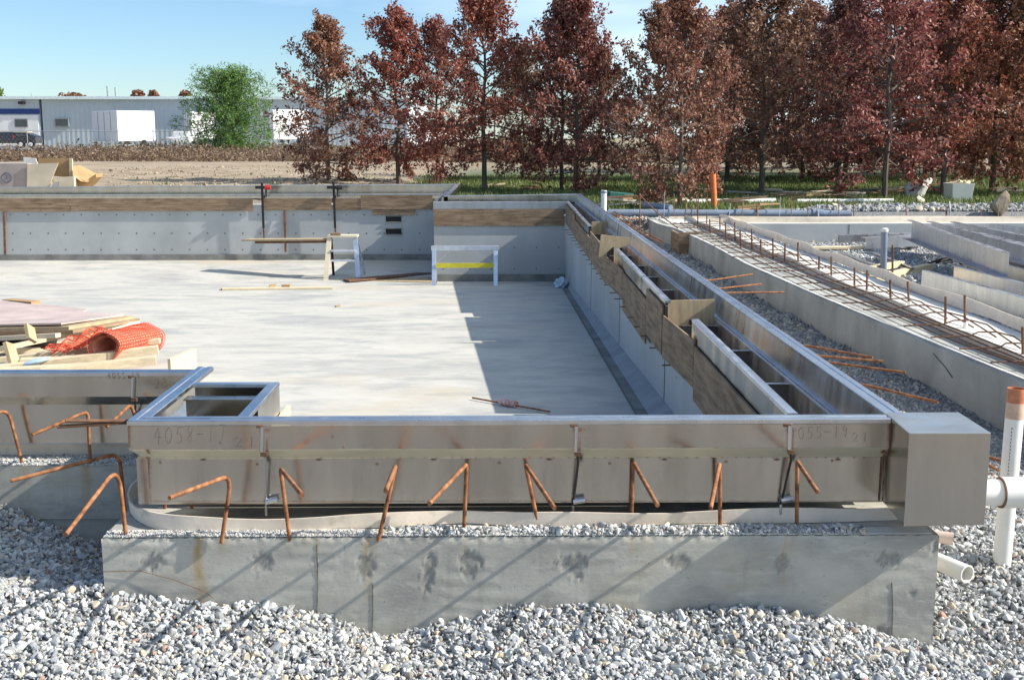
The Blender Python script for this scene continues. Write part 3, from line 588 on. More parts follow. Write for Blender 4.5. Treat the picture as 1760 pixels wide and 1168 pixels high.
# cream waterstop strips
def strip_path(name, pts, h, label, parent=None, t=.004, material=CREAM):
    b = MB(); n = len(pts); vs = []; fs = []
    for i_, p in enumerate(pts):
        p = Vector(p); a_ = Vector(pts[max(i_-1, 0)]); c_ = Vector(pts[min(i_+1, n-1)]); d_ = (c_-a_).to_2d().normalized(); nr = Vector((d_.y, -d_.x, 0))
        hh = h*(1+.12*math.sin(i_*.9))
        lean = .012*math.sin(i_*.55)
        for q, o_ in ((0, 0), (hh, lean)):
            vs += [p+nr*(t+o_)+Vector((0, 0, q)), p+nr*(-t+o_)+Vector((0, 0, q))]
    for i_ in range(n-1):
        o_ = i_*4; u = o_+4
        fs += [(o_, u, u+2, o_+2), (o_+1, o_+3, u+3, u+1), (o_+2, u+2, u+3, o_+3)]
    fs += [(0, 2, 3, 1), (n*4-4, n*4-3, n*4-1, n*4-2)]
    return tag(b.add(vs, fs).build(name, material, None, True), label, 'strip')
pts = [(XL+.02, 6.0, CT)]
for px, py in ((262, 836), (243, 845), (230, 856), (224, 868), (225, 880), (233, 891), (248, 900), (272, 908), (300, 912), (350, 913), (400, 913), (450, 912), (500, 911), (550, 910), (600, 908), (650, 906), (700, 903), (750, 900), (800, 898), (850, 901), (900, 904), (950, 905), (1000, 905), (1050, 904), (1100, 902), (1150, 900), (1200, 898), (1250, 898), (1300, 898), (1350, 898), (1400, 897), (1450, 896), (1500, 894), (1545, 892)):
    q = Zp(px, py, CT); pts.append((q.x, q.y, CT))
strip_path('waterstop_strip', pts, .066, 'cream plastic strip on the front wall, curving back at its left end')
strip_path('waterstop_strip', [(-9+k*.18, YL+.22+.01*math.sin(k*.6), CT) for k in range(40)], .07, 'cream plastic strip standing on the left wall below the left gutter')
tl = MB(); a = Zp(1488, 866, -.50); tl.bx(Zp(1448, 862, -.48).x, Zp(1488, 862, -.48).x, 5.36, 5.50, CT, CT+.02); tag(tl.build('wood_block', PINE, bevel=.002), 'small pale wood block under the front gutter near the steel box', 'block')

# ------------------------------------------------------------------ rebar
def ribbed(pts, rad, step=.0065):
    out = []
    for p, q in zip(pts, pts[1:]):
        k = max(1, int(round((q-p).length/step)))
        out += [p.lerp(q, i_/k) for i_ in range(k)]
    out.append(pts[-1]); return out, [rad*(1.10 if i_ % 2 else .93) for i_ in range(len(out))]
def hook(basep, topp, tipp, r, rad=.0095):
    a, t, e = Vector(basep), Vector(topp), Vector(tipp)
    u = (a-t).normalized(); v = (e-t).normalized(); rr = max(r, .012)*2
    p0 = t+u*rr; p1 = t+v*rr; pts = [a]
    for k in range(9):
        s_ = k/8; pts.append(p0*(1-s_)**2+t*2*s_*(1-s_)+p1*s_*s_)
    pts.append(e); pts, rs_ = ribbed(pts, rad); b = MB(); b.tube(pts, rs_, 9); return b.build('rebar_hook', RUST, None, True)
gname = 'rusty hooked bars rising from the walls'
dd = ['with a long curved leg, below the first handwriting', 'bent to the right beside the left levelling rod', 'leaning right, its short leg folded back on itself', 'with a long leg slanting down left, left of the middle levelling rod',
      'leaning left just left of the middle levelling rod, leg to the right', 'upright, leg to the right, first one right of the middle levelling rod', 'upright with leg almost in line, second right of the middle levelling rod', 'bent to the right beside the right levelling rod']
for (bx_, by, tx, ty, ex, ey, r), l in zip(REB, dd):
    a = Zp(bx_, by, CT+.01); a.z -= .03; L_ = .58 if r < .03 else .55
    t = Yp(tx, ty, a.y+.0); e = Yp(ex, ey, a.y-L_); tag(hook(a, t, e, r), 'rusty hooked bar '+l, 'rebar', gname)
a = Zp(217, 920, CT); tag(hook(a-Vector((0, 0, .03)), Yp(203, 800, a.y), Yp(113, 918, a.y-.5), .06), 'rusty bar at the left corner of the front wall arching down to the left', 'rebar', gname)
a = Zp(214, 868, CT); tag(hook(a-Vector((0, 0, .03)), Yp(205, 778, a.y), Yp(18, 826, a.y-.3), .03), 'rusty bar behind the left corner with the longest leg, reaching far left', 'rebar', gname)
a = Zp(155, 797, CT); tag(hook(a-Vector((0, 0, .03)), Yp(151, 706, a.y), Yp(55, 747, a.y-.3), .02), 'rusty hooked bar on the left wall below the first weld spot, leg pointing left', 'rebar', gname)
a = Zp(40, 796, CT); tag(hook(a-Vector((0, 0, .03)), Yp(14, 703, a.y), Yp(-40, 722, a.y-.3), .04), 'rusty hooked bar on the left wall cut by the picture edge', 'rebar', gname)
a = Zp(262, 800, CT); tag(hook(a-Vector((0, 0, .03)), Yp(225, 694, a.y-.05), Yp(183, 733, a.y-.3), .02), 'rusty hooked bar half hidden behind the jog of the gutter', 'rebar', gname)
for (p, q, l) in (((112, 723), (222, 721), 'upper of two straight rusty bars lying level in front of the left gutter'), ((98, 733), (222, 722), 'lower of two straight rusty bars lying level in front of the left gutter')):
    b = MB(); b.tube([Yp(p[0], p[1], 5.85), Yp(q[0]+25, q[1]+2, 6.05)], .0095, 8); tag(b.build('rebar', RUSTD, None, True), l, 'rebar', 'straight bars by the left gutter')
for px in (283, 329):
    a = Yp(px, 858, 5.6); b = MB(); b.tube([(a.x, 5.6, CT-.02), (a.x, 5.6, -.43)], .009, 8); tag(b.build('rebar', RUST, None, True), 'short upright bar under the left end of the front gutter, '+('left' if px < 300 else 'right')+' of two', 'rebar', 'upright bars under the gutter')
# stub bars beside the side gutter
stubs = [(1225, 481, 1293, 471), (1243, 495, 1308, 488), (1258, 503, 1348, 502), (1392, 595, 1500, 614), (1418, 612, 1519, 621), (1435, 624, 1556, 640), (1490, 662, 1612, 691), (1699, 785, 1753, 800), (1690, 793, 1716, 808)]
sl = ['farthest, tilting up', 'second farthest, tilting up', 'third farthest, level', 'farthest of the middle three', 'middle one of the middle three', 'nearest of the middle three', 'alone on the gravel behind the steel box', 'crossing behind the upright white pipe', 'short, just right of the steel box']
for q, l in zip(stubs, sl):
    zz = -.48 if q[0] < 1600 else -.6; e = Zp(q[2], q[3], zz); m_ = Zp(q[0], q[1], zz+.02); st_ = m_+(m_-e).normalized()*.25; st_.x = max(min(st_.x, 2.2), 1.97)
    b = MB(); b.tube([st_, m_, e], .0105, 8); tag(b.build('rebar', RUST, None, True), 'rusty bar sticking out over the gravel trench, '+l, 'rebar', 'bars sticking out beside the side gutter')

# ------------------------------------------------------------------ second basin
wl = [Zp(1128, 384, -.45), Zp(1162, 393, -.45), Zp(1220, 420, -.45), Zp(1280, 453, -.45), Zp(1400, 506, -.45), Zp(1529, 560, -.45), Zp(1663, 615, -.45), Zp(1760, 653, -.45), Zp(1900, 705, -.45)]
def wx(y):
    yy = [p.y for p in wl][::-1]; xx_ = [p.x for p in wl][::-1]; return float(np.interp(y, yy, xx_))
YW0, YW1 = wl[-1].y, 25.2
w2 = empty('concrete_wall', 'long stained concrete wall right of the gravel trench, carrying the bar mat', 'wall')
n = 70; b = MB(); vs = []; fs = []
for i_ in range(n+1):
    yy = YW0+(YW1-YW0)*i_/n; xx = wx(yy); w_ = .012*math.sin(i_*1.3)
    vs += [(xx, yy, -1.3), (xx, yy, -.47), (xx+.02+.01*math.sin(i_*2.1), yy, -.45), (4.78, yy, -.45), (4.80, yy, -1.3)]
for i_ in range(n):
    for k in range(4): fs.append((i_*5+k, i_*5+k+1, i_*5+5+k+1, i_*5+5+k))
fs += [(0, 1, 2, 3, 4), tuple(n*5+k for k in (4, 3, 2, 1, 0))]
o = b.add(vs, fs).build('wall_body', CON, w2)
CREV = MB(); CREV.tube([(wx(9.8)-.001, 9.8, -.53), (wx(9.55)-.001, 9.55, -.60), (wx(9.45)-.001, 9.4, -.66)], .006, 5); CREV.build('crack', CONR, w2)
b = MB(); vs = []; fs = []
for i_ in range(n+1):
    yy = YW0+(YW1-YW0)*i_/n; vs += [(4.12+.03*math.sin(i_*.5), yy, -.446), (4.74, yy, -.446)]
for i_ in range(n): fs.append((2*i_, 2*i_+1, 2*i_+3, 2*i_+2))
b.add(vs, fs).build('wall_top', WHT, w2)
b = MB(); vs = []; fs = []
for i_ in range(n+1):
    yy = YW0+(YW1-YW0)*i_/n; vs += [(wx(yy)+.012, yy, -.4465), (wx(yy)+.05+.012*math.sin(i_*1.7), yy, -.4465)]
for i_ in range(n): fs.append((2*i_, 2*i_+1, 2*i_+3, 2*i_+2))
b.add(vs, fs).build('edge_mortar', WHT, w2)
def sp(x, seed): return [(x+.02*math.sin(k*.45+seed)+.015*math.sin(k*1.1), YW0+(YW1-YW0)*k/60, -.45) for k in range(61)]
strip_path('waterstop_strip', sp(4.08, 1), .085, 'cream plastic strip running under the bar mat on the right wall')
strip_path('waterstop_strip', sp(4.80, 2), .12, 'cream plastic strip along the inner edge of the right wall, beside the upright pegs')
# far basin wall
fb = MB(); YB = Zp(1300, 385, -.45).y
fb.bx(3.4, 40, YB, YB+1.5, -1.4, -.45); ob = fb.build('concrete_wall', CONW); tag(ob, 'grey far wall of the second basin with a white top', 'wall')
b = MB(); b.bx(wx(YB)+.2, 40, YB+.02, YB+1.46, -.4465, -.44); b.build('wall_top', WHT, ob)
for xx in (7.2, 10.9): b = MB(); b.bx(xx, xx+.02, YB-.004, YB, -1.2, -.46); b.build('joint_line', CONR, ob)
strip_path('waterstop_strip', [(4.4+k*.6, YB+.25+.02*math.sin(k), -.44) for k in range(60)], .09, 'cream plastic strip along the top of the far basin wall, front one')
strip_path('waterstop_strip', [(3.7+k*.6, YB+1.3+.02*math.sin(k*1.2), -.44) for k in range(60)], .06, 'cream plastic strip along the top of the far basin wall, rear one')
b = MB(); bp = Zp(1147, 412, -.75); b.bx(bp.x-.14, bp.x+.22, 21.2, 21.25, -.9, -.42); b.bx(bp.x-.14, bp.x-.10, 21.25, 22.2, -.9, -.44); tag(b.build('plywood_form', PLY), 'plywood bulkhead at the far end of the right wall', 'plywood')
# rebar mat
mt = empty('rebar_mat', 'mat of bent dark rusty bars lying along the top of the right wall', 'rebar mat')
yy = YW0+.2; k = 0
while yy < 23.0:
    xx = wx(yy); j = rr.uniform(-.03, .03); zt = -.375+rr.uniform(-.02, .02)
    pts = [(xx-.08+j, yy+j, zt), (xx+.25, yy+j*.5, zt+.01), (4.08, yy, zt+.045), (4.22, yy-.03, zt+.05), (4.32, yy-.14, zt+.03), (4.36+j, yy-.36, zt-.02), (4.37+j, yy-.75, -.43)]
    b = MB(); b.tube(pts, .0072, 6); b.build('cross_bar', RUSTD, mt, True); yy += .54; k += 1
for j, f_ in enumerate((.12, .3, .48, .66)):
    pts = []
    for i_ in range(40):
        y_ = YW0+.1+(23.1-YW0)*i_/39; pts.append((wx(y_)+f_*(4.15-wx(y_))*1.1, y_, -.366+.008*math.sin(i_*.9+j)))
    b = MB(); b.tube(pts, .0072, 6); b.build('long_bar', RUSTD, mt, True)
# pegs
pk = [(45, 340, 470), (105, 405, 515), (178, 400, 530), (250, 430, 555), (335, 425, 575), (462, 515, 630), (543, 515, 655), (688, 585, 715), (765, 600, 730), (915, 660, 825), (1030, 670, 830), (1258, 765, 955), (1382, 755, 965), (1745, 955, 1130)]
pk = [(1280+a/3.65, 300+c/3.65, 300+d/3.65) for a, c, d in pk]+[(880+a/3.65, 300+c/3.65, 300+d/3.65) for a, c, d in ((1085, 150, 300), (1165, 140, 330), (1128, 195, 290), (1220, 240, 330), (1245, 280, 370), (1305, 265, 370), (1345, 300, 415), (1400, 300, 415), (1435, 345, 460))]
pk.sort(key=lambda q: -q[2])
for i_, (px, y0_, y1_) in enumerate(pk):
    a = Zp(px, y1_, -.45); t = Yp(px+rr.uniform(-2, 2), y0_, a.y); b = MB(); b.tube([a, t], .0125, 8); o = b.build('rebar_peg', RUSTD, None, True)
    if px in (pk[3][0], pk[1][0], pk[4][0]): MB().tube([a, a+Vector((0, 0, .06))], .02, 10).build('collar', PVC, o, True)
    tag(o, 'upright rusty peg on the white top of the right wall, %s from the near end' % ORD[i_], 'peg', 'pegs standing on the right wall')
for i_, (px, y0_, th) in enumerate([(1141, 330, .009), (1159, 333, .009), (1199, 335, .009), (1253, 350, .012), (1275, 340, .009), (1302, 353, .02), (1339, 338, .009), (1360, 340, .009), (1389, 345, .009), (1407, 352, .02), (1441, 346, .009), (1468, 344, .009), (1493, 342, .009), (1558, 350, .012), (1627, 358, .02), (1634, 347, .02), (1687, 352, .009), (1715, 352, .012), (1739, 353, .012)]):
    a = Zp(px, 376, -.45); b = MB(); b.tube([a, Yp(px+rr.uniform(-3, 3), y0_, a.y+rr.uniform(0, .6))], th, 6); tag(b.build('rebar_peg', RUSTD if i_ % 3 else STD, None, True), 'upright rusty bar on the far basin wall, %s from the left' % ('first' if i_ == 0 else ORD[i_]), 'peg', 'bars standing on the far basin wall')
# grey post in basin
a = Zp(1518, 472, -.78); t = Yp(1520, 398, a.y); p_ = empty('pipe_post', 'grey plastic pipe with a white cap standing in the second basin', 'pipe')
MB().tube([a, t], .05, 20).build('pipe', PVCG, p_, True); MB().tube([t, t+Vector((0, 0, .04)), t+Vector((0, 0, .055))], [.058, .058, .04], 20).build('cap', PVC, p_, True)
a = Zp(1534, 478, -.78); MBp = MB().tube([a, Yp(1534, 421, a.y)], .016, 8).build('rebar_peg', RUSTD, None, True); tag(MBp, 'rusty rod standing right of the capped grey pipe', 'peg')
# stored stainless sections, lumber in the basin
def section(p, q, z, h, label, w=.10, material=STR, cat='gutter section', lip=True, name='gutter_section'):
    a = Zp(p[0], p[1], z); c = Zp(q[0], q[1], z); o = empty(name, label, cat, group='stainless sections stored in the second basin')
    b = MB(); d_ = (c-a).normalized(); nn = Vector((-d_.y, d_.x, 0))
    if nn.y < 0: nn = -nn
    b.beam(a+Vector((0, 0, -h/2)), c+Vector((0, 0, -h/2)), .006, h-.012); 
    b.beam(a+nn*(w-.003)+Vector((0, 0, -h/2)), c+nn*(w-.003)+Vector((0, 0, -h/2)), .006, h-.012) if w > .12 else None
    b.build('side_plate', material, o)
    b = MB(); b.beam(a+nn*w/2+Vector((0, 0, -.006)), c+nn*w/2+Vector((0, 0, -.006)), w, .014); b.build('rail', STR, o)
    b = MB(); b.beam(a+nn*(w*.9)+Vector((0, 0, -h+.004)), c+nn*(w*.9)+Vector((0, 0, -h+.004)), w*1.8, .008); b.build('base_flange', material, o)
    return o
section((1568, 378), (1735, 433), -.20, .34, 'deep stainless section lying on the basin edge, nearest of the three that rest on it', .09)
section((1602, 380), (1840, 440), -.22, .24, 'stainless section lying on the basin edge, middle of the three', .10)
section((1642, 381), (1880, 425), -.22, .24, 'stainless section lying on the basin edge, farthest of the three', .10)
section((1440, 404), (1590, 399), -.50, .14, 'stainless section in front of the far basin wall, the rear one of a pair', .12)
section((1488, 408), (1584, 403), -.52, .22, 'stainless section in front of the far basin wall, the front one of a pair', .12)
section((1662, 441), (1900, 494), -.50, .36, 'stainless section right of the dark pit, the rear one of three', .08)
section((1640, 458), (1900, 523), -.50, .24, 'stainless section right of the dark pit, the middle one of three', .08)
section((1585, 464), (1900, 552), -.47, .28, 'stainless section right of the capped pipe, the nearest one in the basin', .07)
section((1690, 400), (1900, 452), -.24, .22, 'stainless section lying behind the deep one, its far end out of frame', .09)
section((1700, 384), (1920, 412), -.24, .20, 'stainless section farthest back at the right edge by the basin wall', .10)
section((1640, 484), (1900, 566), -.56, .22, 'stainless section partly behind the nearest one in the basin', .07)
section((1717, 433), (1900, 476), -.48, .12, 'short stainless section at the picture edge behind the pit', .08)
section((1302, 399), (1364, 429), -.55, .10, 'narrow stainless rail lying slanted by the inner edge of the right wall', .05)
section((1505, 433), (1572, 459), -.66, .05, 'narrow rail lying on gravel behind the capped pipe', .05)
section((1440, 430), (1512, 455), -.70, .10, 'narrow rail lying on gravel left of the capped pipe', .05)
def board(p, q, z, w, t, label, material=PINE, name='board', zb=None, cat='board', rot=0):
    a = Zp(p[0], p[1], z); c = Zp(q[0], q[1], z if zb is None else zb); b = MB(); b.beam(a, c, w, t); return tag(b.build(name, material, bevel=.002), label, cat)
board((1470, 466), (1550, 453), -.68, .1, .09, 'pale board on the gravel in front of the capped pipe, upper one')
board((1500, 480), (1598, 458), -.74, .12, .1, 'pale board on the gravel behind the nearest basin section')
board((1372, 426), (1488, 425), -.72, .25, .04, 'pale flat board on the gravel in front of the far basin wall')
a = Zp(1655, 452, -.78); b = MB(); 
for k in range(4): b.tube([a+Vector((rr.uniform(-.8, .1), rr.uniform(-.6, .4), .02)), a+Vector((rr.uniform(-.2, .5), rr.uniform(-.3, .5), .12)), a+Vector((rr.uniform(.3, 1.0), rr.uniform(-.5, .5), .03))], .02, 6)
tag(b.build('black_hose', BLACK, None, True), 'loops of black hose in the shadow among the stored sections', 'hose')

# ------------------------------------------------------------------ pipes by the steel box
up = empty('upright_pipe', 'upright white plastic pipe with an orange primer-stained top at the right edge', 'pipe')
a = Zp(1722, 962, -.90); t = Yp(1748, 667, a.y+.02); r_ = .046
MB().tube([a+Vector((0, 0, -.1)), t+(a-t)*.08], r_, 28).build('pipe', PVC, up, True); MB().pipe(t+(a-t)*.08, t, r_+.001, .006, 28).build('primed_end', PRIM, up, True)
MB().tube([t+(a-t)*.17, t+(a-t)*.08], r_+.0012, 28).build('stain', mat('pale_primer', (.62, .42, .30), .5, 0, .25, 8), up, True)
for k in range(22):
    q = t+(a-t)*(.22+.02*k); b = MB(); b.box(q+Vector((-.026, -.0395, 0)), (.004, .001, .009)); b.build('pipe_print', INK, up) if k < 22 else 0
hp_ = empty('drain_pipe', 'level white pipe with a coupling coming out of the square steel box', 'pipe')
yb = 5.2; a = Yp(1690, 846, yb); 
MB().tube([a+Vector((-.02, 0, 0)), (a.x+.12, yb, a.z)], .062, 28).build('pipe', PVC, hp_, True)
MB().pipe((a.x+.082, yb, a.z), (a.x+.62, yb, a.z), .0725, .010, 28).build('coupling', PVC, hp_, True); MB().pipe((a.x+.076, yb, a.z), (a.x+.083, yb, a.z), .0728, .011, 28).build('glue_ring', RUSTD, hp_, True)
a = Zp(1663, 986, -.80); tag(MB().pipe(a+Vector((-.22, .46, .0)), a, .044, .006, 28).build('open_pipe', PVC, None, True), 'open-ended white pipe poking out of the gravel at the corner of the front wall', 'pipe')
a = Zp(1638, 925, -.72); tag(MB().tube([a+Vector((-.25, .1, 0)), a], .032, 16).build('pipe_stub', mat('beige_pvc', (.60, .47, .38), .5), None, True), 'short dull beige pipe stub just above the open-ended pipe', 'pipe')
a = Zp(1600, 1112, FZ[-2]+.01); tag(MB().tube([a+Vector((.02, .01, .01)), a+Vector((0, 0, .004)), a+Vector((-.03, -.02, .0))], .003, 6).build('orange_scrap', ORG, None), 'tiny orange scrap at the foot of the front wall', 'scrap')

# ------------------------------------------------------------------ plywood forms on the walls
def ply(x0, x1, y0, y1, z0, z1, label, m=PLY):
    b = MB(); b.bx(x0, x1, y0, y1, z0, z1); return tag(b.build('plywood_form', m), label, 'plywood', 'plywood forms fixed to the pool walls')
def rx(y):
    for (a, c) in sgm:
        if y <= c.y+.05: return a.x+(c.x-a.x)*(y-a.y)/(c.y-a.y)
    return 1.36
def sply(y0_, y1_, z0, z1, label):
    b = MB(); x0_, x1_ = rx(y0_+.02)-.004, rx(y1_-.02)-.004; t = .014
    if y0_ < 6.0: x0_ -= .0
    vs = [(x, y, z) for z in (z0, z1) for (x, y) in ((x0_-t, y0_), (x0_, y0_), (x1_, y1_), (x1_-t, y1_))]
    b.add(vs, [(0, 1, 2, 3), (7, 6, 5, 4), (0, 4, 5, 1), (1, 5, 6, 2), (2, 6, 7, 3), (3, 7, 4, 0)])
    return tag(b.build('plywood_form', PLY), label, 'plywood', 'plywood forms fixed to the pool walls')
sply(5.96, 8.1, -.54, -.155, 'plywood form on the side wall nearest the foreground')
sply(8.12, 9.30, -.46, -.12, 'plywood form on the side wall under the large notched template')
sply(9.37, 10.45, -.46, -.045, 'plywood form on the side wall just beyond the large template')
sply(10.47, 12.6, -.56, -.15, 'deeper plywood form on the side wall between the templates')
sply(12.62, 14.1, -.44, -.13, 'plywood form on the side wall near the tilted template')
sply(14.12, 16.9, -.46, -.04, 'plywood form on the side wall under the far square template')
sply(16.95, 20.8, -.46, -.14, 'plywood form on the side wall, second from the far corner')
sply(20.82, FY0-.04, -.44, -.05, 'plywood form on the side wall touching the far corner')
zt, zb = Yp(860, 359.5, FY0-.03).z, Yp(860, 388, FY0-.03).z
ply(xj, 1.362, FY0-.036, FY0-.0205, zb, zt, 'plywood form along the end wall above the sawhorse')
zt, zb = Yp(300, 341, FY1-.03).z, Yp(300, 363, FY1-.03).z
for (a, c, zb_, l) in ((-60, 120, 363.5, 'leftmost plywood form on the long far wall'), (121, 435, 362.5, 'long plywood form left of the bar clamp on the far wall'), (452, 570, 361, 'plywood form between the two bar clamps'), (576, 620, 361, 'pale plywood form right of the right bar clamp'), (620, 744, 359.5, 'darker plywood form above the wall slots')):
    ply(Yp(a, 350, FY1-.03).x, Yp(c, 350, FY1-.03).x-.004, FY1-.045-(0.01 if a == 620 else 0), FY1-.0205, Yp(a, zb_, FY1-.03).z, Yp(a, 341 if a < 600 else 336, FY1-.03).z, l, PLY)
ply(Yp(640, 365, FY1-.03).x, Yp(713, 365, FY1-.03).x, FY1-.04, FY1-.0205, Yp(640, 369, FY1-.03).z, Yp(640, 359.6, FY1-.03).z-.002, 'small plywood piece just above the upper slot')
for px, y0_, y1_, l in ((7, 365, 437, 'thin upright stake against the far wall at the left edge'), (489, 362, 433, 'thin upright stake against the far wall between the clamps')):
    a = Yp(px, y0_, FY1-.06); c = Yp(px+2, y1_, FY1-.12); b = MB(); b.beam(a, c, .05, .04, up=(0, 1, 0)); tag(b.build('stake', RUSTD), l, 'stake')
# templates across the side gutter
def template(pix, Y, label, t=.018, m=PLYL, dy=0):
    P = [Yp(x, y, Y) for x, y in pix]; n = len(P); b = MB()
    b.add([(p.x, Y+dy*(k in (0, n-1)), p.z) for k, p in enumerate(P)]+[(p.x, Y+t, p.z) for p in P], [tuple(range(n)), tuple(range(2*n-1, n-1, -1))]+[(k, (k+1) % n, n+(k+1) % n, n+k) for k in range(n)])
    return tag(b.build('plywood_template', m), label, 'template', 'plywood templates across the side gutter')
template([(1148, 516.5), (1228, 514.5), (1228, 560), (1219, 568), (1196, 548), (1184, 550), (1183, 590), (1149, 591)], 9.36, 'large notched plywood template standing across the side gutter')
template([(1017, 381), (1061, 380.5), (1060, 412), (1040, 416), (1030, 428), (1016, 428)], Zp(1012, 381).y, 'square plywood template standing across the gutter near its far end')
template([(1033, 403), (1083, 409), (1080, 420), (1062, 428), (1054, 424), (1034, 442), (1029, 441)], Zp(1053, 424).y-.1, 'tilted triangular plywood template leaning on the gutter rail')
# nails / tie ends under forms
tie0 = MB().tube([(0, 0, 0), (-.10, .01, -.003)], .006, 5).build('form_tie', RUSTD); tie0.location = (1.398, 9.1, -.475)
for i_, yy in enumerate(np.arange(9.1, 23, .62)):
    o = tie0 if i_ == 0 else tie0.copy()
    if i_: COL.objects.link(o)
    o.location = (1.398, yy+rr.uniform(-.08, .08), -.475); tag(o, 'short rusty tie end under the side wall plywood, %s from the near end' % ORD[i_], 'tie', 'tie ends under the side wall plywood')

# ------------------------------------------------------------------ things on the pool floor
# sawhorse
YS = 23.3; k_ = YS/2000*1.0
sh = empty('sawhorse', 'folding aluminium sawhorse with a yellow brace before the end wall', 'sawhorse')
A = Yp(741, 426, YS); B = Yp(857, 426, YS); zfl = fz(YS)
MB().bx(A.x, B.x, YS-.05, YS+.05, A.z-.05, A.z+.045).build('top_beam', ALU, sh, bevel=.006)
for sx in (A.x+.06, B.x-.06):
    for sy in (-1, 1):
        b = MB(); b.beam((sx, YS+sy*.03, A.z-.045), (sx+(.0 if sx < 0 else 0), YS+sy*.24, zfl), .085, .035, up=(0, 1, 0)); lg = b.build('leg', ALU, sh, bevel=.004)
        b = MB(); b.beam((sx, YS+sy*.03-.02, A.z-.10), (sx, YS+sy*.08-.02, A.z-.25), .03, .004, up=(0, 1, 0)); b.build('slot', BLACK, lg)
z1, z2 = Yp(800, 452, YS-.15).z, Yp(800, 460, YS-.15).z
MB().bx(A.x+.10, B.x-.10, YS-.165, YS-.145, z2, z1).build('brace', YEL, sh)
b = MB(); b.beam((A.x+.12, YS-.02, z1), (A.x+.38, YS-.02, A.z-.05), .03, .008); b.beam((B.x-.12, YS-.02, z1), (B.x-.42, YS-.02, A.z-.05), .03, .008); b.build('diagonal_strut', ALU, sh)
# step stool + plank platform
YT = Zp(565, 480, zf1-.05).y; YT = min(YT, 24.6)
wt = empty('work_trestle', 'pale folding step trestle holding up one end of a plank by the far wall', 'trestle')
Am, Bm = Yp(565, 405, YT), Yp(613, 405, YT+.1); zt_ = Am.z
for (px, yp, tx, Yt) in ((561, 477, 566, YT), (617, 474, 611, YT+.1)):
    f0 = Yp(px, yp, Yt-.15); t0 = Yp(tx, 409, Yt); b = MB(); b.beam((f0.x, Yt-.25, fz(Yt)), (t0.x, Yt, t0.z), .10, .04, up=(0, 1, 0)); b.build('leg', CRATE if px < 600 else ALU, wt)
    b = MB(); b.beam((f0.x+.07, Yt+.45, fz(Yt)), (t0.x+.03, Yt+.05, t0.z), .05, .03, up=(0, 1, 0)); b.build('leg', DARK if px < 600 else ALU, wt)
for py in (430, 447): a = Yp(570, py, YT); c = Yp(611, py, YT); b = MB(); b.bx(a.x, c.x, YT-.12, YT, a.z-.02, a.z+.02); b.build('step', ALU, wt)
a = Yp(563, 406, YT); c = Yp(614, 407, YT); b = MB(); b.bx(a.x, c.x, YT-.05, YT+.3, a.z-.02, a.z+.02); b.build('top_step', CRATE, wt)
b = MB(); q = Yp(577, 405, YT); b.box((q.x, YT, q.z+.04), (.22, .1, .05)); tag(b.build('wood_block', PLY), 'small brown wood block on top of the trestle', 'block')
a = Yp(423, 412, 25.6); c = Yp(562, 411, 24.8); b = MB(); b.beam(a, c, .35, .035); tag(b.build('plank', PLYL), 'long plank carried by the trestle and the clamps', 'plank')
a = Yp(441, 416, 25.7); c = Yp(562, 415, 24.9); b = MB(); b.beam(a, c, .12, .05); tag(b.build('plank', RUSTD), 'dark bearer directly under the long plank', 'plank')
# bar clamps
for px, top, l, red in ((451, 314, 'left long bar clamp hanging from the far gutter, red handle', 1), (574, 312, 'right long bar clamp hanging from the far gutter, dark handle', 0)):
    o = empty('bar_clamp', l, 'clamp', group='bar clamps on the far gutter'); Yc = FY1-.12
    a = Yp(px-1, top, Yc); c = Yp(px+1, 411 if red else 404, 25.2 if red else 24.9); m_ = Yp(px+1, 390, Yc-.05)
    m_ = Yp(px+2, 392, Yc); c = Yp(px+3, 412 if red else 405, Yc); b = MB(); b.beam(a, m_, .05, .03, up=(0, 1, 0)); b.build('bar', DARK, o); b = MB(); b.beam(m_, c, .035, .025, up=(0, 1, 0)); b.build('bar_end', RUSTD, o)
    b = MB(); q = Yp(px, 322, Yc); b.bx(q.x-.16, q.x+.18, Yc-.04, Yc+.04, q.z-.035, q.z+.035); b.build('jaw', DARK, o)
    b = MB(); b.tube([(q.x+.07, Yc-.05, q.z), (q.x+.10, Yc-.05, q.z), (q.x+.2, Yc-.05, q.z)], [.06, .06, .045], 12); b.build('handle', REDP if red else DARK, o, True)
    b = MB(); b.tube([(q.x+.09, Yc-.05, q.z-.02), (q.x+.09, Yc-.05, q.z-.22)], .02, 8); b.build('screw', DARK, o, True)
def floor_at(px, py):
    z = -1.2
    for _ in range(12): p = Zp(px, py, z); z = fz(p.y) if p.y < FY0 else fz(FY0)
    return Zp(px, py, z)
def flat(pix, t, label, m, name, cat, lift=.004, dz=None):
    P = [floor_at(*q) for q in pix]; n = len(P); dz = dz or [0]*n; b = MB()
    b.add([(p.x, p.y, p.z+lift+dz[i]) for i, p in enumerate(P)]+[(p.x, p.y, p.z+lift+t+dz[i]) for i, p in enumerate(P)], [tuple(range(n-1, -1, -1)), tuple(range(n, 2*n))]+[(k, (k+1) % n, n+(k+1) % n, n+k) for k in range(n)]); return tag(b.build(name, m), label, cat)
flat([(478, 477), (600, 452), (745, 455), (742, 486), (640, 484)], .012, 'flat plywood sheet on the floor between the trestle and the sawhorse', PLYL, 'plywood_sheet', 'plywood')
flat([(590, 483), (742, 470), (742, 474), (600, 486)], .03, 'dark strip of lumber lying across the plywood sheet', RUSTD, 'board', 'board', .02)
flat([(540, 449), (705, 444), (740, 452), (660, 456)], .012, 'brown sheet lying at the foot of the far wall', PLYP, 'plywood_sheet', 'plywood')
flat([(380, 497), (572, 494.5), (572, 497), (382, 499)], .03, 'long thin plank lying on the pool floor', PINE, 'plank', 'plank')
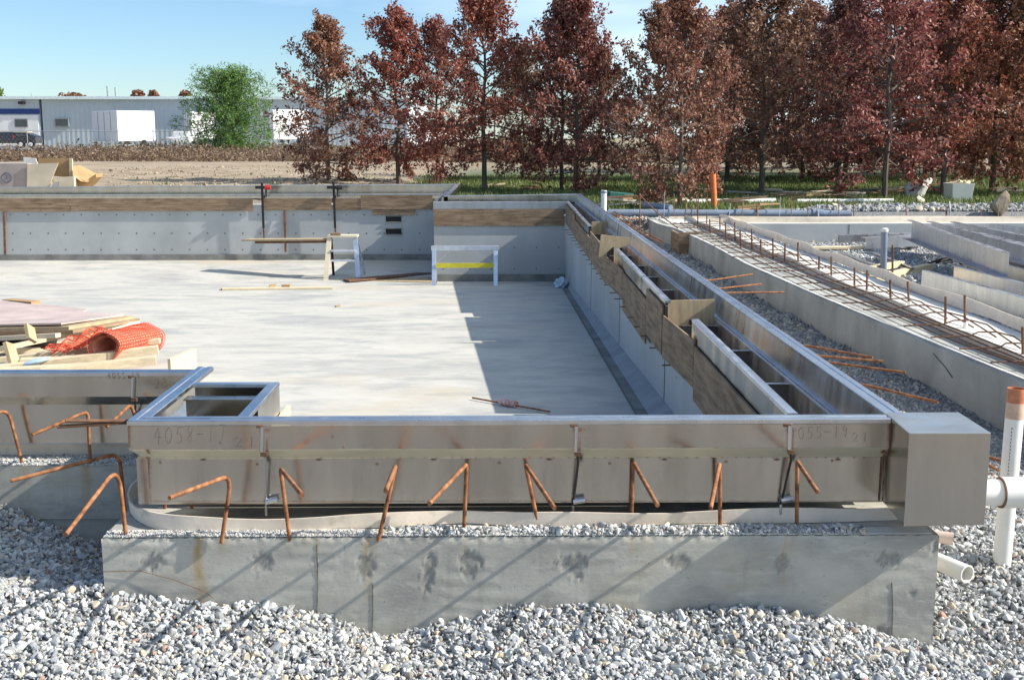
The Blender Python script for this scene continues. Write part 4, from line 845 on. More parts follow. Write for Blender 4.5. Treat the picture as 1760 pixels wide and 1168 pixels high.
flat([(463, 494.5), (475, 493.5), (473, 496), (464, 496.5)], .03, 'small brown scrap on the long thin plank, left one', CARD, 'scrap', 'scrap', .036)
flat([(484, 494.5), (500, 493.5), (498, 496), (486, 496)], .03, 'small brown scrap on the long thin plank, right one', CARD, 'scrap', 'scrap', .036)
flat([(576, 526), (585, 525), (585, 527), (578, 528)], .01, 'tiny brown chip alone on the open floor', CARD, 'scrap', 'scrap')
a = floor_at(965, 495); b = MB(); V, Fc = ico(3); W = V*np.array([.13, .17, .11])*(1+.25*np.sin(V[:, :1]*7+V[:, 1:2]*5)*np.cos(V[:, 2:3]*6))
b.add([(a.x+v[0], a.y+v[1]+.1, a.z+.08+v[2]) for v in W], [tuple(f) for f in Fc]); tag(b.build('plastic_bag', BAG, None, True), 'crumpled pale blue bag in the far corner of the pool floor', 'bag')
# orange-labelled stick
a = floor_at(812, 687); c = floor_at(945, 711); so = empty('floor_stick', 'thin dark stick with a red and white wrapper on the shaded floor', 'stick')
b = MB(); b.tube([a+Vector((0, 0, .02)), c+Vector((0, 0, .02))], .008, 8); b.build('stick', RUST, so, True); m_ = a+(c-a)*.35; n_ = a+(c-a)*.58
MB().tube([m_+Vector((0, 0, .03)), m_+(n_-m_)*.3+Vector((0, 0, .03)), n_+Vector((0, 0, .03))], [.012, .032, .03], 12).build('wrapper', mat('red_wrapper', (.62, .12, .08), .5, 0, .3, 30, col2=(.75, .6, .55)), so, True)

# timber pile with mesh roll
def P3(px, py, Y): return Yp(px, py, Y)
gt_ = 'boards in the lumber pile on the pool floor'
def pboard(p, q, Y0, Y1, w, t, label, m=PINE, up=(0, 0, 1), cat='board', name='board'):
    b = MB(); b.beam(P3(*p, Y0), P3(*q, Y1), w, t, up=up); o = tag(b.build(name, m, bevel=.002), label, cat); o['group'] = gt_; return o
def panel(pix, Ys_, t, label, m=PLYP):
    P = [P3(x, y, Y) for (x, y), Y in zip(pix, Ys_)]; n = len(P); b = MB()
    b.add([(p.x, p.y, p.z-t) for p in P]+[tuple(p) for p in P], [tuple(range(n-1, -1, -1)), tuple(range(n, 2*n))]+[(k, (k+1) % n, n+(k+1) % n, n+k) for k in range(n)])
    return tag(b.build('plywood_sheet', [m]), label, 'plywood', 'plywood panels stacked on the pool floor')
panel([(-160, 560), (-60, 512), (10, 515), (150, 531), (125, 545)], [14.2, 16.5, 16.5, 15.6, 14.6], .02, 'topmost brown panel of the stack at the left, lying at the back')
b = MB(); b.beam(P3(12, 516, 16.5), P3(62, 520, 16.1), .15, .04); o = tag(b.build('board', CARD), 'short dark board on the back panel of the stack', 'board')
panel([(-160, 560), (122, 534), (212, 540), (105, 555)], [13.4, 14.6, 14.2, 13.0], .02, 'pinkish film-faced panel on top of the front stack')
panel([(-160, 566), (116, 538), (232, 543), (118, 561)], [13.3, 14.55, 14.15, 12.95], .045, 'second panel down in the front stack', PLYL)
panel([(-160, 574), (110, 545), (240, 547), (125, 567)], [13.25, 14.5, 14.15, 12.9], .04, 'third panel down in the front stack', PLY)
panel([(-160, 586), (112, 553), (240, 551), (95, 573)], [13.2, 14.45, 14.1, 12.85], .05, 'fourth panel down in the front stack', CRATE)
b = MB(); q = P3(-40, 590, 13.4); b.box((q.x-.6, 14.0, fz(14)+.1), (2.2, .8, .16)); tag(b.build('support_block', DARK), 'dark bearer under the panel stack', 'block')
pboard((-60, 603), (70, 601), 12.6, 12.9, .12, .05, 'pale board at the left edge of the lumber pile, highest one')
pboard((-60, 625), (275, 585), 12.0, 12.3, .10, .05, 'long pale board passing under the orange mesh roll')
pboard((-60, 612), (132, 572), 12.2, 13.2, .09, .04, 'thin pale board slanting up to the panel stack')
pboard((-40, 640), (272, 600), 11.5, 11.9, .12, .08, 'front pale board lying along the gutter edge')
pboard((70, 640), (268, 618), 11.2, 11.5, .12, .08, 'lowest pale board in front of the mesh roll')
pboard((-60, 640), (128, 614), 11.4, 11.8, .1, .05, 'short pale board beside the pale blue bag')
pboard((26, 630), (15, 590), 11.7, 11.8, .04, .17, 'upright block of lumber at the left of the pile, the larger one', PLYL, (0, 1, 0), 'block', 'lumber_block')
pboard((55, 585), (50, 560), 12.4, 12.5, .04, .15, 'upright block of lumber left of the mesh roll, the smaller one', PLYL, (0, 1, 0), 'block', 'lumber_block')
b = MB(); q = P3(60, 622, 11.6); W = V*np.array([.16, .08, .035]); b.add([(q.x+v[0], q.y+v[1], q.z+v[2]+.25*v[0]) for v in W], [tuple(f) for f in Fc]); tag(b.build('plastic_bag', BAG, None, True), 'pale blue plastic sleeve among the boards of the lumber pile', 'bag')
# base lumber under all so nothing hovers
b = MB()
for i_ in range(5): b.beam((-4.9, 11.3+.5*i_, fz(11.5)+.07), (-4.05, 11.55+.5*i_, fz(11.5)+.07), .14, .12)
tag(b.build('bearer_boards', PINE), 'bearer boards at the bottom of the lumber pile', 'boards')
# mesh roll: spiral lattice
mr_ = empty('mesh_roll', 'roll of orange plastic safety mesh lying on the lumber pile', 'mesh roll')
ra, rb = P3(178, 592, 11.75), P3(252, 577, 12.6); ax = (rb-ra).normalized(); 
ra = ra-ax*.0; u = ax.cross(Vector((0, 0, 1))).normalized(); w = u.cross(ax); Lr = (rb-ra).length+.02
b = MB(); rad = .175; nT = 36; nL = max(12, int(Lr/.045))
def cyl(th, s_, r):
    r = r*(1+.06*math.sin(2*th+s_*3)+.035*math.sin(5*th+s_*7))*(1+.08*s_)
    return ra+ax*s_+u*math.cos(th)*r*1.08+w*math.sin(th)*r*.86-w*.02
for j in range(nL+1):
    s_ = Lr*j/nL; b.tube([cyl(2*math.pi*k/nT, s_, rad+.004*math.sin(3*2*math.pi*k/nT+j)) for k in range(nT+1)], .0045, 4, cap=False)
for k in range(nT): b.tube([cyl(2*math.pi*k/nT, Lr*j/10, rad) for j in range(11)], .0045, 4)
b.build('outer_mesh', MESHO, mr_)
for rr2 in (rad-.016, rad-.032, rad-.05):
    b = MB(); n_ = 40; vs = []; fs = []
    for k in range(n_): vs += [cyl(2*math.pi*k/n_, 0.01, rr2), cyl(2*math.pi*k/n_, Lr, rr2)]
    fs = [(2*k, 2*k+1, (2*k+3) % (2*n_), (2*k+2) % (2*n_)) for k in range(n_)]; b.add(vs, fs).build('wound_layer', MESHI, mr_, True)
b = MB()
ta = P3(75, 600, 12.0); tb = P3(170, 560, 13.0)
for i_ in range(16):
    t = i_/15; s0 = ta.lerp(tb, t)+Vector((0, 0, .03*math.sin(i_*1.1))); e0_ = cyl(2.6-.25*t, Lr*t, rad); mid = s0.lerp(e0_, .5)-Vector((0, 0, .08)); b.tube([s0, s0.lerp(mid, .5)+Vector((0, 0, .02*math.sin(i_))), mid, mid.lerp(e0_, .5), e0_], .006, 4)
for j in range(26):
    t2 = j/25; pts = []
    for i_ in range(10):
        t = i_/9; s0 = ta.lerp(tb, t); e0_ = cyl(2.6-.25*t, Lr*t, rad); pts.append(s0.lerp(e0_, t2)-Vector((0, 0, .16*t2*(1-t2)*1.6-.03*math.sin(i_*2+j))))
    b.tube(pts, .006, 4)
b.build('loose_mesh', MESHO, mr_)
b = MB(); q0 = P3(290, 660, 11.1); q1 = P3(318, 600, 11.1)
b.add([(q0.x, 11.1, fz(11)), (q1.x-.03, 11.5, fz(11)), (q1.x-.03, 11.5, P3(316, 598, 11.5).z), (q0.x, 11.1, P3(290, 616, 11.1).z)]+[(q0.x+.035, 11.08, fz(11)), (q1.x+.005, 11.48, fz(11)), (q1.x+.005, 11.48, P3(316, 598, 11.5).z), (q0.x+.035, 11.08, P3(290, 616, 11.1).z)], [(0, 1, 2, 3), (7, 6, 5, 4), (0, 4, 5, 1), (1, 5, 6, 2), (2, 6, 7, 3), (3, 7, 4, 0)])
tag(b.build('wood_board', PINE), 'short board standing on edge right of the mesh roll, its top cut on a slant', 'board')
b = MB(); b.bx(-1.176, -1.16, 5.7, 6.35, -.5, -.17); tag(b.build('plywood_form', PINE), 'pale board fixed beside the steel box behind the front gutter', 'plywood')

# ------------------------------------------------------------------ beyond the pool, right
def gp(px, py, z=-.42): return Zp(px, py, z)
a = gp(985, 371); YP_ = YB+1.9
bp_ = empty('drain_pipe', 'long blue-grey pipe lying behind the second basin', 'pipe')
A = Yp(1045, 366, YP_); B = Yp(1462, 368, YP_); MB().tube([A, B], .085, 20).build('pipe', PVCG, bp_, True)
for px in (1272, 1405): q = Yp(px, 367, YP_); MB().tube([q-Vector((.12, 0, 0)), q+Vector((.12, 0, 0))], .10, 20).build('coupling', PVCG, bp_, True)
A = gp(1108, 352, -.3); B = gp(1153, 357, -.32); tag(MB().tube([A, B], .07, 16).build('pipe_length', PVCG, None, True), 'short grey pipe lying slanted behind the bar mat', 'pipe')
A = gp(1180, 347, -.35); B = gp(1332, 345, -.35); tag(MB().tube([A, B], .07, 16).build('pipe_length', PVC, None, True), 'white pipe lying in the grass left of the orange post foot', 'pipe')
A = gp(1370, 346, -.35); B = gp(1535, 345, -.35); tag(MB().tube([A, B], .06, 16).build('pipe_length', PVC, None, True), 'white pipe lying in the grass right of the orange post', 'pipe')
a = gp(1228, 361, -.45); t = Yp(1225, 299, a.y); tag(MB().pipe(a, t, .075, .02, 16).build('orange_post', ORG, None, True), 'orange plastic pipe standing upright in front of the oaks', 'post')
a = gp(1039, 357, -.42); a.y = 26.2; t = Yp(1038, 327, 26.2); a = Vector((t.x, 26.2, -.45)); wp = empty('white_post', 'short white pipe standing behind the far corner of the gutter', 'post'); MB().pipe(a, t, .065, .012, 16).build('pipe', PVC, wp, True)
MB().tube([t-Vector((0, 0, .06)), t-Vector((0, 0, .02))], .075, 16).build('collar', PVCG, wp, True)
# tangled bars and twigs behind the bar mat
for i_, (p, q, r, l) in enumerate([((1100, 332), (1100, 395), None, 'thin rusty bar standing alone behind the far end of the side gutter'), ((1100, 336), (1165, 392), None, 'rusty bar slanting down onto the far end of the bar mat'), ((1055, 362), (1140, 415), None, 'long rusty bar in the bundle behind the side gutter, outer one'), ((1052, 366), (1136, 418), None, 'long rusty bar in the bundle behind the side gutter, inner one'), ((1060, 370), (1110, 374), None, 'short rusty bar lying across the bundle')]):
    b = MB(); A = Zp(p[0], p[1], -.3) if i_ > 1 else Yp(p[0], p[1], 24.5); B = Zp(q[0], q[1], -.42) if i_ > 0 else Vector((Yp(q[0], q[1], 24.5).x, 24.5, -.8)); m_ = (A+B)/2-Vector((0, 0, .05)); b.tube([A, m_, B], .012, 6); tag(b.build('rebar', RUST, None, True), l, 'rebar')
# debris heaps
deb = [(1150, 352), (1075, 342), (1080, 352), (1310, 360), (1345, 340), (1375, 338), (1400, 335), (1440, 336), (1472, 338), (1515, 335), (1590, 322), (1600, 328), (1545, 330), (1620, 318), (1720, 330), (1105, 345), (1260, 350), (1290, 338), (860, 323), (905, 326), (1000+330, 332), (1395, 342), (1455, 342), (1495, 331)]
dl = ['grey', 'dark', 'pale', 'brown', 'weathered', 'split']
for i_, (px, py) in enumerate(deb):
    c = gp(px, py+3, -.40); L_ = rr.uniform(.4, 1.1); an = rr.uniform(-.3, .3); b = MB(); mtl = [PINE, RUSTD, CRATE, CARD, PLY, CONB][i_ % 6]
    for k in range(3): b.box((c.x+rr.uniform(-.3, .3), c.y+rr.uniform(-.3, .3), c.z+.05+.06*k), (L_*rr.uniform(.7, 1.2), rr.uniform(.08, .2), rr.uniform(.03, .06)), (rr.uniform(-.1, .1), rr.uniform(-.12, .12), an+rr.uniform(-.3, .3)))
    tag(b.build('lumber_scraps', [mtl]), 'heap of %s lumber scraps on the grass, %s' % (['pale', 'dark', 'light', 'brown', 'weathered', 'grey'][i_ % 6], ORD[i_].replace('nearest', 'first')+' of the heaps as listed left to right' if 0 else ['beside the slanted grey pipe', 'left of the bar bundle', 'under the bar bundle', 'right of the orange post foot', 'behind the white pipe', 'further along the white pipe', 'in the middle of the scrap row', 'right of the scrap row middle', 'before the dark trunks', 'left of the white rubble', 'left of the white bin', 'just below the rubble left of the bin', 'on top of the rubble', 'behind the white bin', 'right of the white bin', 'between the bundle and the grey pipe', 'right beside the orange post', 'in the shade under the oaks', 'behind the end wall left', 'behind the end wall right', 'left end of the scrap row', 'front of the scrap row', 'front right of the scrap row', 'deep in the shade'][i_]), 'lumber scraps', 'lumber scraps lying on the grass')
for i_, (px, py, s_, l) in enumerate([(1575, 335, .30, 'white chunk of broken concrete left of the white bin, lowest'), (1592, 322, .28, 'white chunk of broken concrete just left of the white bin, highest'), (1560, 330, .26, 'greyish broken chunk at the left end of the rubble'), (1581, 345, .18, 'small pale stone below the broken chunks')]):
    c = gp(px, py+4, -.40); o = scatter('concrete_chunk', np.array([[c.x, c.y, c.z+s_*.5]]), np.array([s_]), 2, CRATE if i_ == 3 else WHT, flat=(.6, .9)); tag(o, l, 'rubble chunk')
c = gp(1716, 366, -.42); o = scatter('boulder', np.array([[c.x, c.y, c.z+.18]]), np.array([.36]), 2, mat('tan_rock', (.36, .29, .20), .9, 0, .3, 6, .6, 20), flat=(.9, 1.0)); tag(o, 'tan boulder on the rubble at the right edge', 'boulder')
# white bin
c = gp(1646, 346, -.42); wb = empty('bin', 'white square bin filled with scraps under the oaks', 'bin')
s_ = .30; b = MB(); b.add([(c.x-s_*.85, c.y-.28, c.z), (c.x+s_*.85, c.y-.28, c.z), (c.x+s_*.85, c.y+.28, c.z), (c.x-s_*.85, c.y+.28, c.z), (c.x-s_, c.y-.34, c.z+.5), (c.x+s_, c.y-.34, c.z+.5), (c.x+s_, c.y+.34, c.z+.5), (c.x-s_, c.y+.34, c.z+.5), (c.x-s_*.9, c.y-.3, c.z+.44), (c.x+s_*.9, c.y-.3, c.z+.44), (c.x+s_*.9, c.y+.3, c.z+.44), (c.x-s_*.9, c.y+.3, c.z+.44)], [(0, 1, 5, 4), (1, 2, 6, 5), (2, 3, 7, 6), (3, 0, 4, 7), (4, 5, 9, 8), (5, 6, 10, 9), (6, 7, 11, 10), (7, 4, 8, 11), (8, 9, 10, 11)]); b.build('tub', PVC, wb, bevel=.01)
b = MB()
for k in range(7): b.box((c.x+rr.uniform(-.2, .2), c.y+rr.uniform(-.2, .2), c.z+.52), (rr.uniform(.2, .5), .08, .05), (rr.uniform(-.4, .4), rr.uniform(-.4, .4), rr.uniform(0, 3)))
b.build('scraps', PINE, wb)
# tarp scraps, bucket
c = gp(1065, 345, -.40); b = MB(); b.box((c.x, c.y, c.z+.12), (.7, .3, .22), (0, .1, .2)); tag(b.build('green_crate', mat('teal_plastic', (.03, .14, .12), .5), bevel=.03), 'dark teal plastic crate behind the white post', 'crate')

# ------------------------------------------------------------------ debris at left behind the far gutter
YD = 30.5; gz0 = -.30
def dp(px, py, Y=YD): return Yp(px, py, Y)
c1 = empty('cardboard_box', 'large pale board crate with a faint round blue stamp at the left edge', 'crate')
A = dp(-70, 279); B = dp(47, 281); b = MB(); b.bx(A.x, B.x, YD, YD+1.2, gz0, B.z); b.build('crate_body', mat('mauve_board', (.40, .34, .31), .8, 0, .1, 2), c1)
q = dp(12, 305); b = MB(); n_ = 24; b.tube([(q.x+.12*math.cos(2*math.pi*k/n_), YD-.004, q.z+.12*math.sin(2*math.pi*k/n_)) for k in range(n_+1)], .012, 4, cap=False); b.tube([(q.x, YD-.004, q.z-.05), (q.x, YD-.004, q.z+.05)], .01, 4); b.build('stamp', mat('blue_ink', (.12, .13, .22), .8), c1)
def quadthing(pix, Ys_, t, label, m, name, cat):
    P = [dp(x, y, Y) for (x, y), Y in zip(pix, Ys_)]; n = len(P); b = MB()
    b.add([tuple(p) for p in P]+[(p.x, p.y+t, p.z) for p in P], [tuple(range(n)), tuple(range(2*n-1, n-1, -1))]+[(k, (k+1) % n, n+(k+1) % n, n+k) for k in range(n)]); return tag(b.build(name, m), label, cat)
quadthing([(46, 326), (47, 282), (100, 280), (88, 310), (84, 326)], [YD-.05]*5, .03, 'pale slanted board panel next to the stamped crate', CRATE, 'board', 'board')
quadthing([(66, 300), (66, 272), (119, 272), (119, 305)], [YD+.7]*4, .04, 'upright brown board standing behind the pale slanted panel', CARD, 'board', 'board')
quadthing([(119, 306), (119, 272), (124, 273), (124, 326), (120, 326)], [YD+.64]*5, .06, 'narrow pale board edge at the right of the upright brown board', PINE, 'board', 'board')
quadthing([(41, 282), (40, 270), (61, 272), (64, 281)], [YD+.3]*4, .03, 'small white board sticking up behind the stamped crate', WHT, 'board', 'board')
quadthing([(102, 326), (100, 305), (127, 303), (128, 326)], [YD-.1]*4, .3, 'small pale box in front of the tilted carton', CRATE, 'small_box', 'box')
quadthing([(126, 303), (126, 285), (136, 284), (165, 299), (150, 313), (140, 312)], [YD, YD+.4, YD+.6, YD+.6, YD, YD], .06, 'tilted brown carton lying open at the right of the debris', CARD, 'open_carton', 'carton')
quadthing([(128, 326), (127, 304), (146, 312), (165, 299), (165, 305), (148, 322), (140, 326)], [YD+.15]*7, .5, 'dark inside of the tilted carton', CARD, 'carton_side', 'carton')
quadthing([(84, 326), (92, 315), (100, 312), (102, 326)], [YD-.1]*4, .1, 'grey scrap between the pale panel and the small box', CONW, 'scrap', 'scrap')

# ------------------------------------------------------------------ background
YBd = 138.
def bp2(px, py, Y=YBd): return Yp(px, py, Y)
MW = mat('ribbed_cladding', (.46, .53, .57), .6, 0, .05, .5, 0)
nt = MW.node_tree; tc = nt.nodes.new('ShaderNodeTexCoord'); wv = nt.nodes.new('ShaderNodeTexWave'); wv.wave_type = 'BANDS'; wv.bands_direction = 'X'; wv.inputs['Scale'].default_value = .55; bpn = nt.nodes.new('ShaderNodeBump'); bpn.inputs['Strength'].default_value = 1; bpn.inputs['Distance'].default_value = .02
nt.links.new(tc.outputs['Object'], wv.inputs['Vector']); nt.links.new(wv.outputs['Fac'], bpn.inputs['Height']); nt.links.new(bpn.outputs[0], nt.nodes['Principled BSDF'].inputs['Normal'])
VWH = mat('vehicle_white', (.80, .80, .80), .4, 0, .04, 2, 0); BLU = mat('blue_band', (.03, .06, .22), .5); GLS = mat('dark_glass', (.05, .06, .07), .15, 0, .1, 2, 0, spec=.8); GREYM = mat('grey_trim', (.30, .33, .34), .6)
bd = empty('warehouse', 'long low grey ribbed metal building with a pale roof edge beyond the fence', 'building')
x0, x1, xk = bp2(-330, 200).x, bp2(700, 200).x, bp2(73, 200).x; zt = bp2(200, 171).z
b = MB(); b.bx(xk, x1, YBd, YBd+40, -.6, zt); b.build('wall', MW, bd)
b = MB(); b.bx(x0, xk-.3, YBd-.1, YBd+40, -.6, zt); b.build('wall', MW, bd)
b = MB(); zr = bp2(200, 166).z; b.add([(x0, YBd-.6, zt), (x1, YBd-.6, zt), (x1, YBd-.6, zr), (x0, YBd-.6, zr), (x0, YBd+20, zr+.7), (x1, YBd+20, zr+.7), (x0, YBd+41, zt), (x1, YBd+41, zt)], [(0, 1, 2, 3), (3, 2, 5, 4), (4, 5, 7, 6), (0, 6, 7, 1), (1, 7, 5, 2), (0, 3, 4, 6)]); b.build('roof', mat('pale_roof', (.70, .80, .82), .5), bd)
b = MB(); A = bp2(-330, 198); B = bp2(69, 243); b.bx(A.x, B.x, YBd-.18, YBd-.10, B.z-.5, A.z); b.build('white_panel', VWH, bd)
b = MB(); A = bp2(-330, 187); B = bp2(69, 196); b.bx(A.x, B.x, YBd-.2, YBd-.10, B.z, A.z); b.build('blue_band', BLU, bd)
for (a1, b1, a2, b2) in ((26, 204, 50, 219), (95, 203, 120, 218)):
    A = bp2(a1, b1); B = bp2(a2, b2); w_ = MB().bx(A.x, B.x, YBd-.27, YBd-.21 if a1 < 60 else YBd-.002, B.z, A.z).build('window', GREYM, bd); MB().bx(A.x+.1, B.x-.1, YBd-.29, YBd-.272, B.z+.1, A.z-.1).build('pane', GLS, w_)
A = bp2(40, 177); MB().bx(A.x-.3, A.x+.3, YBd-.8, YBd-.12, A.z-.15, A.z+.15).build('wall_lamp', DARK, bd)
for px, t in ((176, 148), (190, 150), (43, 160)): A = bp2(px, 168); MB().tube([(A.x, YBd+2, A.z), (A.x, YBd+2, bp2(px, t, YBd+2).z)], .12 if px > 50 else .05, 8).build('vent_pipe', GREYM, bd)
def trailer(px0, px1, pxs, pt, pb, Y, label, wheels=True):
    o = empty('box_trailer', label, 'trailer'); A = Yp(px0, pt, Y); B = Yp(px1, pb, Y); S = Yp(pxs, pb, Y)
    zb_ = B.z; x0_, x1_ = S.x, B.x; d_ = 7.0
    ang = R(-34); w_ = (B.x-S.x)/math.cos(ang)
    p0 = Vector((S.x, Y, 0)); q1 = Yp(px1, pb, Y+2.2); q3 = Yp(px0, pb, Y+4.5); p1 = Vector((q1.x, Y+2.2, 0)); p3 = Vector((q3.x, Y+4.5, 0)); p2 = p1+(p3-p0)
    zt_ = A.z; b = MB()
    b.add([(p.x, p.y, zb_) for p in (p0, p1, p2, p3)]+[(p.x, p.y, zt_) for p in (p0, p1, p2, p3)], [(0, 1, 5, 4), (1, 2, 6, 5), (2, 3, 7, 6), (3, 0, 4, 7), (4, 5, 6, 7), (3, 2, 1, 0)]); b.build('box_body', VWH, o, bevel=.06)
    for t in (.25, .5, .75):
        q = p3.lerp(p0, t); b = MB(); b.bx(q.x-.03, q.x+.03, q.y-.04, q.y+.02, zb_+.1, zt_-.1); b.build('side_rib', GREYM, o)
    for px_ in (p0.x+.6, p1.x-.9):
        wv_ = MB().tube([(px_-.15, Y+1.0, zb_-.35), (px_+.15, Y+1.0, zb_-.35)], .5, 16).build('wheel', BLACK, o, True)
    b = MB(); b.beam((p0.x+.2, p0.y+.2, zb_-.4), (p1.x-.2, p1.y, zb_-.4), .15, .15); b.build('bumper', GREYM, o)
    return o
trailer(160, 268, 203, 190, 243, 125, 'white box trailer seen from its corner in front of the grey building')
trailer(440, 532, 470, 188, 240, 122, 'white box trailer half hidden behind the leftmost oak')
trailer(318, 372, 330, 192, 240, 130, 'white box trailer hidden behind the green pine')
trailer(715, 790, 730, 222, 246, 128, 'small white trailer glimpsed between the oak trunks')
# dark pickup
pu = empty('pickup_truck', 'dark pickup truck with a cap behind the fence at the left edge', 'pickup')
Yt = 112.; A = Yp(-20, 227, Yt); B = Yp(62, 250, Yt); zg = B.z-.25; DP = mat('dark_car_paint', (.03, .032, .04), .3, 0, .1, 2, 0, spec=.6)
b = MB(); b.bx(A.x, B.x, Yt, Yt+1.8, zg+.45, zg+1.05); b.build('body', DP, pu, bevel=.08)
cx0_ = Yp(22, 230, Yt).x; cx1_ = Yp(52, 230, Yt).x; b = MB(); zt2 = A.z
b.add([(A.x, Yt+.1, zg+1.05), (cx0_, Yt+.1, zg+1.05), (cx0_-.1, Yt+.2, zt2), (A.x, Yt+.2, zt2), (A.x, Yt+1.7, zg+1.05), (cx0_, Yt+1.7, zg+1.05), (cx0_-.1, Yt+1.6, zt2), (A.x, Yt+1.6, zt2)], [(0, 1, 2, 3), (7, 6, 5, 4), (1, 5, 6, 2), (3, 2, 6, 7), (0, 3, 7, 4)]); b.build('bed_cap', DP, pu)
b = MB(); b.add([(cx0_+.05, Yt+.1, zg+1.05), (cx1_+.5, Yt+.1, zg+1.05), (cx1_-.5, Yt+.25, zt2-.05), (cx0_+.05, Yt+.25, zt2-.05), (cx0_+.05, Yt+1.7, zg+1.05), (cx1_+.5, Yt+1.7, zg+1.05), (cx1_-.5, Yt+1.55, zt2-.05), (cx0_+.05, Yt+1.55, zt2-.05)], [(0, 1, 2, 3), (7, 6, 5, 4), (1, 5, 6, 2), (3, 2, 6, 7), (0, 3, 7, 4)]); b.build('cab', DP, pu)
b = MB(); b.bx(cx0_+.2, cx1_-.45, Yt+.10, Yt+.16, zg+1.12, zt2-.2); b.build('side_window', GLS, pu); b = MB(); b.bx(cx0_-.05, cx1_-.4, Yt+.2, Yt+1.6, zt2-.04, zt2+.03); b.build('roof_panel', CRATE, pu)
MB().bx(cx0_-.02, cx0_+.08, Yt-.02, Yt+.05, zg+.9, zg+1.2).build('tail_light', REDP, pu)
for q in (A.x+.3, Yp(36, 250, Yt).x, B.x-.5):
    w_ = MB().tube([(q, Yt-.02, zg+.35), (q, Yt+.25, zg+.35)], .36, 18).build('wheel', BLACK, pu, True); MB().tube([(q, Yt-.04, zg+.35), (q, Yt-.015, zg+.35)], .2, 12).build('rim', VWH, w_, True)
# white boat / tarp
o = empty('covered_boat', 'white covered boat parked left of the green pine', 'boat'); A = Yp(283, 236, 115); B = Yp(326, 245, 115)
b = MB(); b.add([(A.x, 115, A.z), (B.x, 115, A.z+.1), (B.x, 115, B.z), (A.x+1.2, 115, B.z), (A.x, 116.5, A.z), (B.x, 116.5, A.z+.1), (B.x, 116.5, B.z), (A.x+1.2, 116.5, B.z)], [(0, 3, 2, 1), (4, 5, 6, 7), (0, 1, 5, 4), (3, 7, 6, 2), (0, 4, 7, 3), (1, 2, 6, 5)]); b.build('hull', VWH, o, bevel=.1)
b = MB(); q = Yp(302, 226, 115.4); b.bx(q.x-.3, B.x-.2, 115.3, 116.3, A.z+.05, q.z); b.build('cabin', VWH, o, bevel=.1)
# chain link fence
fn = empty('chain_link_fence', 'chain link fence with thin posts in front of the grey building', 'fence'); Yf = 95.
xa, xb = Yp(-120, 225, Yf).x, Yp(700, 225, Yf).x; zt = Yp(200, 225.5, Yf).z
MB().tube([(xa, Yf, zt), (xb, Yf, zt)], .03, 6).build('top_rail', GREYM, fn)
for px in (-50, 46, 118, 190, 263, 335, 407, 480, 552, 624): q = Yp(px, 225, Yf); MB().tube([(q.x, Yf, -.3), (q.x, Yf, zt+.05)], .035, 6).build('post', GREYM, fn)
b = MB(); n_ = int((xb-xa)/.35)
for k in range(n_): x_ = xa+k*.35; b.beam((x_, Yf, -.2), (x_+1.9, Yf, zt), .006, .006); b.beam((x_+1.9, Yf, -.2), (x_, Yf, zt), .006, .006)
b.build('wire_mesh', GREYM, fn)
b = MB(); b.bx(Yp(-120, 258, 84).x, Yp(700, 258, 84).x, 84, 84.1, Yp(0, 259.5, 84).z, Yp(0, 257, 84).z); tag(b.build('pipe_rail', DARK), 'low dark rail running through the dry weeds', 'rail')

